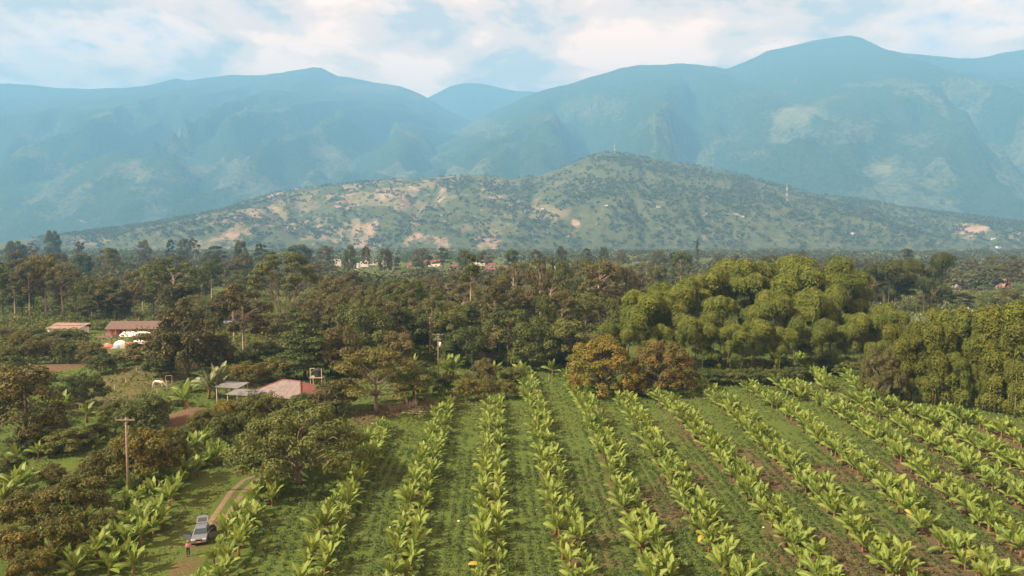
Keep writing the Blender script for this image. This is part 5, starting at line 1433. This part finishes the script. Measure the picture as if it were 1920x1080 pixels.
# ------------------------------------------------------------------ hillside houses, masts
def build_hill_things():
    spots = [(557, 356), (592, 350), (646, 349), (668, 348), (700, 345), (746, 344), (770, 351), (857, 337), (405, 420), (482, 425), (388, 436), (672, 393), (733, 436), (941, 406), (905, 395), (1008, 391), (1018, 392), (1115, 342), (1234, 389), (1137, 386), (1064, 444),
             (1392, 407), (1862, 449), (1872, 465), (1816, 404), (1290, 400), (560, 430), (830, 405), (1180, 425), (1600, 440)]
    n = 0
    hs = sorted(spots)
    for px, py in hs:
        q = hit_hill(px, py)
        if not q: continue
        n += 1; w = rnd.uniform(11, 18); k = w / 12
        r = thing('hillside_house', 'tiny pale house on the front hill, %s from the left' % ordn(n), 'house', (q[0], q[1], q[2] - 1.2), rnd.uniform(-0.6, 0.6), 'houses on the front hill')
        walls(r, w, 8 * k, 5.5 * k, rnd.choice(['white', 'cream', 'cream']), gable=2 * k)
        gable_roof(r, w, 8.5 * k, 5.4 * k, 2.4 * k, 0.6, rnd.choice(['tile', 'zinc', 'tile', 'sheet']))
        window(r, 0, -4 * k, 3.2 * k, 2.0 * k, 1.6 * k, 'dark', 'white')
    for px, base, top, lab in ((1475, 379, 345, 'red and white lattice mast standing on the hill flank'), (1152, 288, 268, 'thin mast on the top of the front hill')):
        q = hit_hill(px, base)
        if not q:
            q = hit_hill(px, base + 6)
        H = at_y(px, top, q[1])[1] - q[2]
        r = thing('lattice_mast', lab, 'mast', (q[0], q[1], q[2] - 1))
        seg = 6; wb, wt = H * 0.05, H * 0.02
        for s in range(seg):
            mb = MB(); z0, z1 = H * s / seg, H * (s + 1) / seg
            a, b = wb + (wt - wb) * s / seg, wb + (wt - wb) * (s + 1) / seg
            cs = [(1, 1), (-1, 1), (-1, -1), (1, -1)]
            for i, (cx, cy) in enumerate(cs):
                nx_, ny_ = cs[(i + 1) % 4]
                mb.tube([(cx * a, cy * a, z0), (cx * b, cy * b, z1)], 0.32, 4)
                mb.tube([(cx * a, cy * a, z0), (nx_ * b, ny_ * b, z1)], 0.2, 4); mb.tube([(cx * b, cy * b, z1), (nx_ * b, ny_ * b, z1)], 0.2, 4)
            mb.build('mast_section', M_['reds' if s % 2 else 'white'], r)
        MB().tube([(0, 0, H), (0, 0, H * 1.06)], 0.3, 5).build('antenna', M_['white'], r)
        for k in range(3): MB().lathe([(0.3, 0), (1.3, 0.2), (1.3, 0.6), (0.3, 0.8)], (1.2 * math.cos(k * 2.1), 1.2 * math.sin(k * 2.1), H * (0.86 + 0.04 * k)), 8).build('dish_drum', M_['white'], r)
build_hill_things()

# ------------------------------------------------------------------ poles and wires
def build_poles():
    tops = {}
    for px, base, top, lab, key in ((242, 946, 783, 'bare wooden power pole with one crossarm among the orange-olive trees', 'near'), (822, 716, 625, 'wooden power pole with two crossarms and transformer at the field head', 'far')):
        x, y, z = ground_at(px, base); H = at_y(px, top, y)[1] - z
        r = thing('utility_pole', lab, 'pole', (x, y, z))
        MB().tube([(0, 0, -0.5), (0, 0, H * 0.5), (0.03, 0, H)], [0.17, 0.145, 0.115], 8).build('shaft', M_['polewood'], r, True)
        arms = [H - 0.25] if key == 'near' else [H - 0.3, H - 1.5]
        for k, az in enumerate(arms):
            w = 2.5 if k == 0 else 1.5
            a = MB().box((0.0, -0.16, az), (w, 0.12, 0.14)).build('crossarm', M_['polewood'], r)
            for ix in ((-w / 2 + 0.12), -0.4, 0.4, (w / 2 - 0.12)):
                MB().lathe([(0.05, 0.07), (0.07, 0.13), (0.05, 0.19), (0.07, 0.25), (0.03, 0.30)], (ix, -0.16, az), 8).build('insulator', M_['zinc'], a)
            for s in (-1, 1): MB().tube([(s * 0.55, -0.14, az - 0.06), (s * 0.05, -0.12, az - 0.6)], 0.025, 5).build('brace', M_['zinc'], r)
            tops[(key, k)] = (x, y - 0.16, z + az + 0.3)
        if key == 'far':
            t = MB().lathe([(0.1, -0.5), (0.28, -0.45), (0.28, 0.45), (0.2, 0.55), (0.06, 0.6)], (0.5, -0.1, H - 2.7), 12).build('transformer', M_['white'], r, True)
            MB().box((0.22, -0.1, H - 2.7), (0.35, 0.1, 0.1)).build('bracket', M_['zinc'], r)
    x0, y0, z0 = tops[('far', 0)]
    for k, off in enumerate((-1.1, 0.0, 1.1)):
        bx, by = P(1560, 690); pts = []
        for t in np.linspace(0, 1, 14): pts.append((x0 + off + (bx - x0) * t, y0 + (by - y0) * t, z0 + (9.0 - z0 + 0.4 * k) * t - 1.6 * math.sin(math.pi * t)))
        o = MB().tube(pts, 0.014, 4).build('power_wire', M_['dark']); tag(o, 'thin power wire from the far pole to the grove, %s' % ('nearest', 'middle', 'farthest')[k], 'wire', 'power wires')
    for (px, base, top, lab) in ((585, 505, 481, 'thin pale pole standing on the plain beside the vase tree'), (865, 684, 640, 'pale concrete post in front of the middle wood, right one'), (885, 690, 655, 'short pale post in front of the middle wood')):
        x, y, z = ground_at(px, base); H = max(2.0, at_y(px, top, y)[1] - z)
        r = thing('thin_pole', lab, 'pole', (x, y, z)); rr = max(0.09, y * 0.0006)
        MB().tube([(0, 0, -0.3), (0, 0, H)], [rr, rr * 0.7], 7).build('shaft', M_['post'], r, True)
        MB().box((0, 0, H - 0.1), (rr * 5, rr, rr * 1.2)).build('cap', M_['post'], r)
build_poles()

# ------------------------------------------------------------------ fences, posts, sticks
def build_fences():
    # stick fence by the umbrella tree
    x0, y0, z0 = ground_at(731, 772); x1, y1, z1 = ground_at(782, 764)
    f = thing('stick_fence', 'ragged grey stick fence beside the umbrella tree', 'fence', (x0, y0, z0))
    n = 34
    for i in range(n):
        t = i / (n - 1); h = rnd.uniform(0.9, 1.5)
        if 0.55 < t < 0.68: h = 1.3 + 2.2 * (1 - abs(t - 0.615) / 0.065)
        if 0.84 < t < 0.99: h = 1.3 + 2.6 * (1 - abs(t - 0.915) / 0.075)
        X, Y = (x1 - x0) * t + rnd.uniform(-.05, .05), (y1 - y0) * t + rnd.uniform(-.15, .15)
        MB().tube([(X, Y, -0.2), (X + rnd.uniform(-.15, .15), Y + rnd.uniform(-.2, .2), h)], [0.06, 0.035], 5).build('stick', M_['wood'], f)
    for zz in (0.5, 0.95): MB().tube([(0, -0.1, zz), ((x1 - x0), (y1 - y0) - 0.1, zz)], 0.04, 5).build('rail', M_['wood'], f)
    # fallen branches
    for px, py, rot, lab in ((792, 774, 0.1, 'dry forked branch lying on bare ground by the fence'), (775, 777, 2.9, 'second dry branch lying nearest the plantain row')):
        x, y, z = ground_at(px, py); b = thing('dry_branch', lab, 'branch', (x, y, z), rot)
        MB().tube([(-2.2, 0, 0.1), (-0.6, 0.15, 0.25), (1.0, 0, 0.2), (2.4, -0.2, 0.08)], [0.03, 0.07, 0.10, 0.09], 6).build('limb', M_['wood'], b, True)
        for k in range(4):
            a = -1.6 + k * 0.8; MB().tube([(a, 0.1, 0.2), (a - 0.8, 0.5 * (-1) ** k, 0.45), (a - 1.3, 0.8 * (-1) ** k, 0.4)], [0.04, 0.03, 0.012], 5).build('twig', M_['wood'], b, True)
    # posts in the pasture and on the lawn
    posts = [(197, 741, 724, 'leftmost white post on the pasture slope'), (215, 728, 717, 'white post left of the pasture middle'), (236, 712, 702, 'white post near the pasture top'), (256, 696, 687, 'highest white post on the pasture'), (313, 724, 710, 'white post right of the white horse'),
             (295, 737, 728, 'white post below the white horse'), (323, 716, 699, 'brown gate post at the pasture corner'), (109, 896, 884, 'short white post on the left lawn'), (851, 752, 726, 'brown post left of the yellow fruit trees'), (1029, 716, 700, 'brown post beside the broad banana'),
             (828, 716, 702, 'stub post at the foot of the far pole'), (811, 710, 702, 'left stub post near the far pole'), (843, 712, 703, 'right stub post near the far pole')]
    for px, b, t, lab in posts:
        x, y, z = ground_at(px, b); H = (b - t) * y / FPX
        p = thing('fence_post', lab, 'post', (x, y, z), 0, 'loose fence posts')
        MB().tube([(0, 0, -0.3), (rnd.uniform(-.05, .05), 0, H)], [0.10, 0.085], 6).build('shaft', M_['wood' if 'brown' in lab or 'stub' in lab else 'post'], p)
        MB().tube([(-0.11, -0.02, H * 0.8), (0.11, -0.02, H * 0.8)], 0.03, 5).build('staple', M_['zinc'], p)
    x, y, z = ground_at(318, 714); g = thing('pasture_gate', 'slim wooden crossbar at the pasture corner', 'gate', (x, y, z))
    MB().tube([(-0.9, 0, 2.0), (0.6, 0, 2.1)], 0.06, 6).build('crossbar', M_['wood'], g)
    MB().tube([(-0.9, 0, -0.3), (-0.9, 0, 2.0)], 0.07, 6).build('post', M_['wood'], g)
    # white stones / sacks scattered in the field
    bmv = [ground_at(a, b) for a, b in ((732, 990), (945, 918), (1005, 958), (1262, 1038), (1120, 958), (1330, 968), (1290, 1060), (860, 978), (1430, 990), (395, 895))]
    for i, (x, y, z) in enumerate(sorted(bmv)):
        bm = bmesh.new(); bmesh.ops.create_icosphere(bm, subdivisions=2, radius=0.13)
        for v in bm.verts: v.co = Vector((v.co.x * 1.4, v.co.y, v.co.z * 0.6)) * (1 + 0.25 * math.sin(9 * v.co.x + i) * math.cos(8 * v.co.y))
        me = bpy.data.meshes.new('stone'); bm.to_mesh(me); bm.free(); me.materials.append(M_['cream'])
        o = obj('stone', me, None, (x, y, z + 0.08), (0, 0, i)); tag(o, 'pale stone lying between the rows, %s from the left' % ordn(i + 1), 'stone', 'pale stones in the field')
build_fences()

# ------------------------------------------------------------------ car, person, horse
def prism(mb, prof, x0, x1):
    """side profile (y,z) swept across x"""
    n = len(prof)
    V = [(x0, a, b) for a, b in prof] + [(x1, a, b) for a, b in prof]
    F = [tuple(range(n)), tuple(range(n, 2 * n))[::-1]] + [(i, n + i, n + (i + 1) % n, (i + 1) % n) for i in range(n)]
    return mb.add(V, F)
def bevel_obj(o, w=0.05):
    m = o.modifiers.new('bevel', 'BEVEL'); m.width = w; m.segments = 2; m.limit_method = 'ANGLE'
    return o
def build_car():
    x, y, z = ground_at(377, 1012)
    yaw = math.radians(17)
    c = thing('parked_car', 'silver car parked on the track with doors and tailgate open', 'car', (x, y, z), yaw, scale=(0.95, 0.76, 0.95))
    # nose towards the camera (-y)
    prof = [(-2.15, 0.35), (-2.2, 0.72), (-2.05, 0.88), (-1.0, 1.02), (1.95, 1.05), (2.1, 0.9), (2.1, 0.38)]
    bevel_obj(prism(MB(), prof, -0.86, 0.86).build('body', M_['silver'], c), 0.06)
    cab = [(-1.0, 1.0), (-0.25, 1.52), (1.55, 1.54), (1.95, 1.04)]
    V = [(sx * (0.80 if b < 1.2 else 0.64), a, b) for sx in (-1, 1) for a, b in cab]
    mb = MB(); mb.add(V, [(0, 1, 2, 3), (7, 6, 5, 4), (0, 4, 5, 1), (1, 5, 6, 2), (2, 6, 7, 3), (3, 7, 4, 0)])
    bevel_obj(mb.build('cabin', M_['silver'], c), 0.05)
    def quad(name, pts, mat, par=c):
        nrm = (Vector(pts[1]) - Vector(pts[0])).cross(Vector(pts[2]) - Vector(pts[0])).normalized() * 0.02
        V = [tuple(Vector(p) + nrm) for p in pts] + [tuple(Vector(p) - nrm * 0.5) for p in pts]
        return MB().add(V, [(0, 1, 2, 3), (7, 6, 5, 4)] + [(i, 4 + i, 4 + (i + 1) % 4, (i + 1) % 4) for i in range(4)]).build(name, M_[mat], par)
    quad('windscreen', [(-0.74, -0.95, 1.06), (0.74, -0.95, 1.06), (0.60, -0.33, 1.49), (-0.60, -0.33, 1.49)], 'carglass')
    for s in (-1, 1):
        p = [(s * 0.80, -0.75, 1.08), (s * 0.80, 1.7, 1.08), (s * 0.655, 1.45, 1.48), (s * 0.655, -0.2, 1.48)]
        quad('side_window', p if s > 0 else p[::-1], 'carglass')
        bevel_obj(MB().box((s * 0.60, -2.13, 0.74), (0.38, 0.16, 0.17)).build('headlight', M_['lamp'], c), 0.03)
        bevel_obj(MB().box((s * 0.97, -0.75, 1.08), (0.2, 0.12, 0.14)).build('mirror', M_['silver'], c), 0.03)
        for yy in (-1.38, 1.32):
            w = obj('wheel', MB().lathe([(0.33, -0.1), (0.33, 0.1)], (0, 0, 0), 20).mesh('tyre', M_['rubber'], True), c, (s * 0.78, yy, 0.33), (0, math.pi / 2, 0))
            MB().lathe([(0.2, -0.115), (0.2, 0.115), (0.05, 0.125)], (0, 0, 0), 12).build('rim', M_['chrome'], w)
    MB().box((0, -2.2, 0.70), (0.62, 0.06, 0.16)).build('grille', M_['dark'], c)
    bevel_obj(MB().box((0, -2.18, 0.46), (1.66, 0.14, 0.22)).build('bumper', M_['silver'], c), 0.04)
    MB().box((0, -2.26, 0.50), (0.42, 0.02, 0.13)).build('number_plate', M_['tarp'], c)
    # open doors
    for s, ang in ((-1, 62), (1, 58)):
        dprof = [(0.0, 0.38), (1.05, 0.38), (1.08, 1.05), (0.75, 1.5), (0.45, 1.5), (0.0, 1.06)]
        d = prism(MB(), dprof, -0.05, 0.05).build('door', M_['trim'], c); d.location = (s * 0.88, -0.85, 0)
        d.rotation_euler = (0, 0, -s * math.radians(ang)); d['label'] = 'open front door, dark inner side'
        prism(MB(), [(0.03, 0.40), (1.03, 0.40), (1.06, 1.03), (0.03, 1.03)], s * 0.055, s * 0.085).build('outer_skin', M_['silver'], d)
        MB().box((-s * 0.07, 0.75, 0.85), (0.06, 0.3, 0.06)).build('handle', M_['chrome'], d)
    s = 1
    d = prism(MB(), [(0.0, 0.38), (0.9, 0.38), (0.9, 1.05), (0.62, 1.5), (0.1, 1.5), (0.0, 1.06)], -0.05, 0.05).build('rear_door', M_['trim'], c)
    d.location = (0.88, 0.35, 0); d.rotation_euler = (0, 0, -math.radians(55)); d['label'] = 'open rear door on the right'
    # raised tailgate
    t = MB().add([(-0.66, 0, 0), (0.66, 0, 0), (0.60, 0.72, 0.55), (-0.60, 0.72, 0.55), (-0.42, 0.86, 0.66), (0.42, 0.86, 0.66), (-0.66, 0.04, -0.06), (0.66, 0.04, -0.06), (0.60, 0.76, 0.49), (-0.60, 0.76, 0.49), (-0.42, 0.90, 0.60), (0.42, 0.90, 0.60)],
                 [(0, 1, 2, 3), (3, 2, 5, 4), (6, 9, 8, 7), (9, 10, 11, 8), (0, 6, 7, 1), (1, 7, 8, 2), (2, 8, 11, 5), (5, 11, 10, 4), (4, 10, 9, 3), (3, 9, 6, 0)]).build('tailgate', M_['silver'], c)
    t.location = (0, 1.62, 1.56); t['label'] = 'raised tailgate'
    g = MB().add([(-0.50, 0.12, 0.105), (0.50, 0.12, 0.105), (0.46, 0.60, 0.47), (-0.46, 0.60, 0.47)], [(0, 1, 2, 3)]).build('rear_window', M_['carglass'], t)
build_car()

def skin_body(name, verts, edges, radii, mat, parent, root=0, sub=2):
    me = bpy.data.meshes.new(name); me.from_pydata(verts, edges, [])
    me.materials.append(mat)
    o = obj(name, me, parent)
    sk = o.modifiers.new('skin', 'SKIN'); sk.use_smooth_shade = True
    for i, (r, d) in enumerate(zip(radii, me.skin_vertices[0].data)):
        d.radius = (r, r) if isinstance(r, (int, float)) else r; d.use_root = (i == root)
    if sub: s = o.modifiers.new('sub', 'SUBSURF'); s.levels = s.render_levels = sub
    return o
def build_person():
    x, y, z = ground_at(353, 1043)
    r = thing('person', 'person in a pink top and dark trousers standing before the car', 'person', (x, y, z), math.radians(20))
    H = 1.62
    # skeleton: pelvis, chest, neck, head, arms bent forward to a phone, legs
    v = [(0, 0, .92), (0, .01, 1.12), (0, .02, 1.32), (0, .01, 1.42), (0, -.01, 1.50), (0, -.03, 1.60),
         (-.17, .02, 1.34), (-.21, .0, 1.10), (-.10, -.22, 1.08), (.17, .02, 1.34), (.21, .0, 1.10), (.10, -.22, 1.10),
         (-.09, 0, .88), (-.10, -.02, .48), (-.10, .02, .08), (-.11, -.13, .04), (.09, 0, .88), (.11, -.03, .48), (.12, .02, .08), (.13, -.13, .04)]
    e = [(0, 1), (1, 2), (2, 3), (3, 4), (4, 5), (2, 6), (6, 7), (7, 8), (2, 9), (9, 10), (10, 11), (0, 12), (12, 13), (13, 14), (14, 15), (0, 16), (16, 17), (17, 18), (18, 19)]
    rad = [(.14, .10), (.125, .09), (.15, .10), .055, .085, .085, .06, .042, .03, .06, .042, .03, .085, .058, .04, .038, .085, .058, .04, .038]
    b = skin_body('body', v, e, rad, M_['skin'], r)
    tv, te = v[:3] + [v[6], v[7], v[9], v[10]], [(0, 1), (1, 2), (2, 3), (3, 4), (2, 5), (5, 6)]
    skin_body('shirt', tv, te, [(.165, .125), (.15, .115), (.165, .12), .075, .056, .075, .056], M_['shirt'], r)
    lv, le = [v[0], v[12], v[13], v[14], v[16], v[17], v[18]], [(0, 1), (1, 2), (2, 3), (0, 4), (4, 5), (5, 6)]
    skin_body('trousers', lv, le, [(.155, .115), .10, .072, .058, .10, .072, .058], M_['jeans'], r)
    for s in (-1, 1):
        hx, hy, hz = (s * .10, -.22, 1.09)
        fv = [(hx, hy, hz), (hx - s * .01, hy - .07, hz + .01)]; fe = [(0, 1)]; fr = [.028, .034]
        for k in range(4):
            n = len(fv); ox = (-.03 + .02 * k)
            fv += [(hx - s * .01 + ox, hy - .11, hz + .03), (hx - s * .02 + ox, hy - .13, hz + (.06 if k in (1, 2) else .05))]; fe += [(1, n), (n, n + 1)]; fr += [.010, .009]
        n = len(fv); fv += [(hx - s * .05, hy - .06, hz + .04), (hx - s * .06, hy - .09, hz + .06)]; fe += [(0, n), (n, n + 1)]; fr += [.012, .010]
        skin_body('hand', fv, fe, fr, M_['skin'], r, 0, 1)
        MB().box((s * .115, -.05, .035), (.095, .27, .07)).build('shoe', M_['rubber'], r)
    # face
    MB().add([(-.012, -.10, 1.555), (.012, -.10, 1.555), (0, -.10, 1.60), (0, -.128, 1.56)], [(0, 1, 3), (1, 2, 3), (2, 0, 3)]).build('nose', M_['skin'], r)
    for s in (-1, 1):
        MB().lathe([(.012, -.006), (.012, .006)], (s * .032, -.098, 1.60), 8).build('eye', M_['hair'], r)
        MB().box((s * .088, -.02, 1.58), (.02, .04, .055)).build('ear', M_['skin'], r)
    MB().box((0, -.10, 1.525), (.045, .012, .010)).build('mouth', M_['shirt'], r)
    hv = [(0, .02, 1.63), (0, .06, 1.55), (0, .08, 1.42)]
    skin_body('hair', hv, [(0, 1), (1, 2)], [(.098, .085), (.085, .06), (.05, .035)], M_['hair'], r)
    MB().lathe([(.10, 1.655), (.102, 1.68), (.09, 1.72), (.03, 1.745)], (0, -.01, 0), 14).build('cap', M_['cap'], r, True)
    p = thing('phone', 'small dark phone held by the person in pink', 'phone', (x + 0.09, y - 0.32, z + 1.15), math.radians(20))
    bevel_obj(MB().box((0, 0, 0), (.16, .015, .08)).build('phone_case', M_['black'], p), 0.006); MB().box((0, .010, 0), (.145, .004, .07)).build('screen', M_['glass'], p)
build_person()

def build_horse():
    x, y, z = ground_at(297, 722)
    r = thing('horse', 'white horse grazing on the sloping pasture', 'horse', (x, y, z), math.radians(8), scale=(1.1, 1.1, 1.1))
    v = [(-.75, 0, 1.22), (-.35, 0, 1.18), (.15, 0, 1.15), (.55, 0, 1.20), (.95, 0, 1.02), (1.22, 0, .68), (1.36, 0, .42), (1.46, 0, .20),
         (-.80, .15, .95), (-.72, .17, .72), (-.88, .17, .48), (-.84, .17, .05), (-.85, -.15, .95), (-.95, -.17, .72), (-1.08, -.17, .48), (-1.02, -.17, .05),
         (.58, .15, .85), (.60, .16, .45), (.60, .16, .05), (.66, -.15, .85), (.80, -.16, .47), (.78, -.16, .05)]
    e = [(0, 1), (1, 2), (2, 3), (3, 4), (4, 5), (5, 6), (6, 7), (0, 8), (8, 9), (9, 10), (10, 11), (0, 12), (12, 13), (13, 14), (14, 15), (3, 16), (16, 17), (17, 18), (3, 19), (19, 20), (20, 21)]
    rad = [(.29, .27), (.30, .29), (.32, .31), (.28, .30), (.17, .20), (.12, .15), (.11, .12), (.07, .07), .17, .11, .065, .05, .17, .11, .065, .05, .12, .065, .05, .12, .065, .05]
    skin_body('body', v, e, rad, M_['horse'], r, 1)
    skin_body('tail', [(-1.0, 0, 1.28), (-1.12, 0, 1.0), (-1.14, 0, .55)], [(0, 1), (1, 2)], [.05, .07, .05], M_['hoof'], r)
    skin_body('mane', [(.62, 0, 1.48), (.95, 0, 1.22), (1.2, 0, .86)], [(0, 1), (1, 2)], [.05, .05, .04], M_['hoof'], r)
    for s in (-1, 1): skin_body('ear', [(1.22, s * .07, .78), (1.18, s * .10, .92)], [(0, 1)], [.035, .015], M_['horse'], r, 0, 1)
    for q in (11, 15, 18, 21): MB().lathe([(.075, -.05), (.06, .05)], (v[q][0], v[q][1], .05), 10).build('hoof', M_['hoof'], r)
build_horse()
# ================================================================== HAZE
def build_haze():
    m, nt, out = new_mat('haze')
    v = nt.nodes.new('ShaderNodeVolumePrincipled')
    v.inputs['Color'].default_value = (0.24, 0.585, 1.0, 1)
    v.inputs['Density'].default_value = 1.42e-4
    v.inputs['Anisotropy'].default_value = 0.0
    nt.links.new(v.outputs[0], out.inputs['Volume'])
    b = MB().box((0, 6100, 1390), (22800, 13200, 2820))
    o = b.build('haze', m); o['kind'] = 'stuff'; o['label'] = 'thin blue haze filling the valley air'; o['category'] = 'haze'
build_haze()
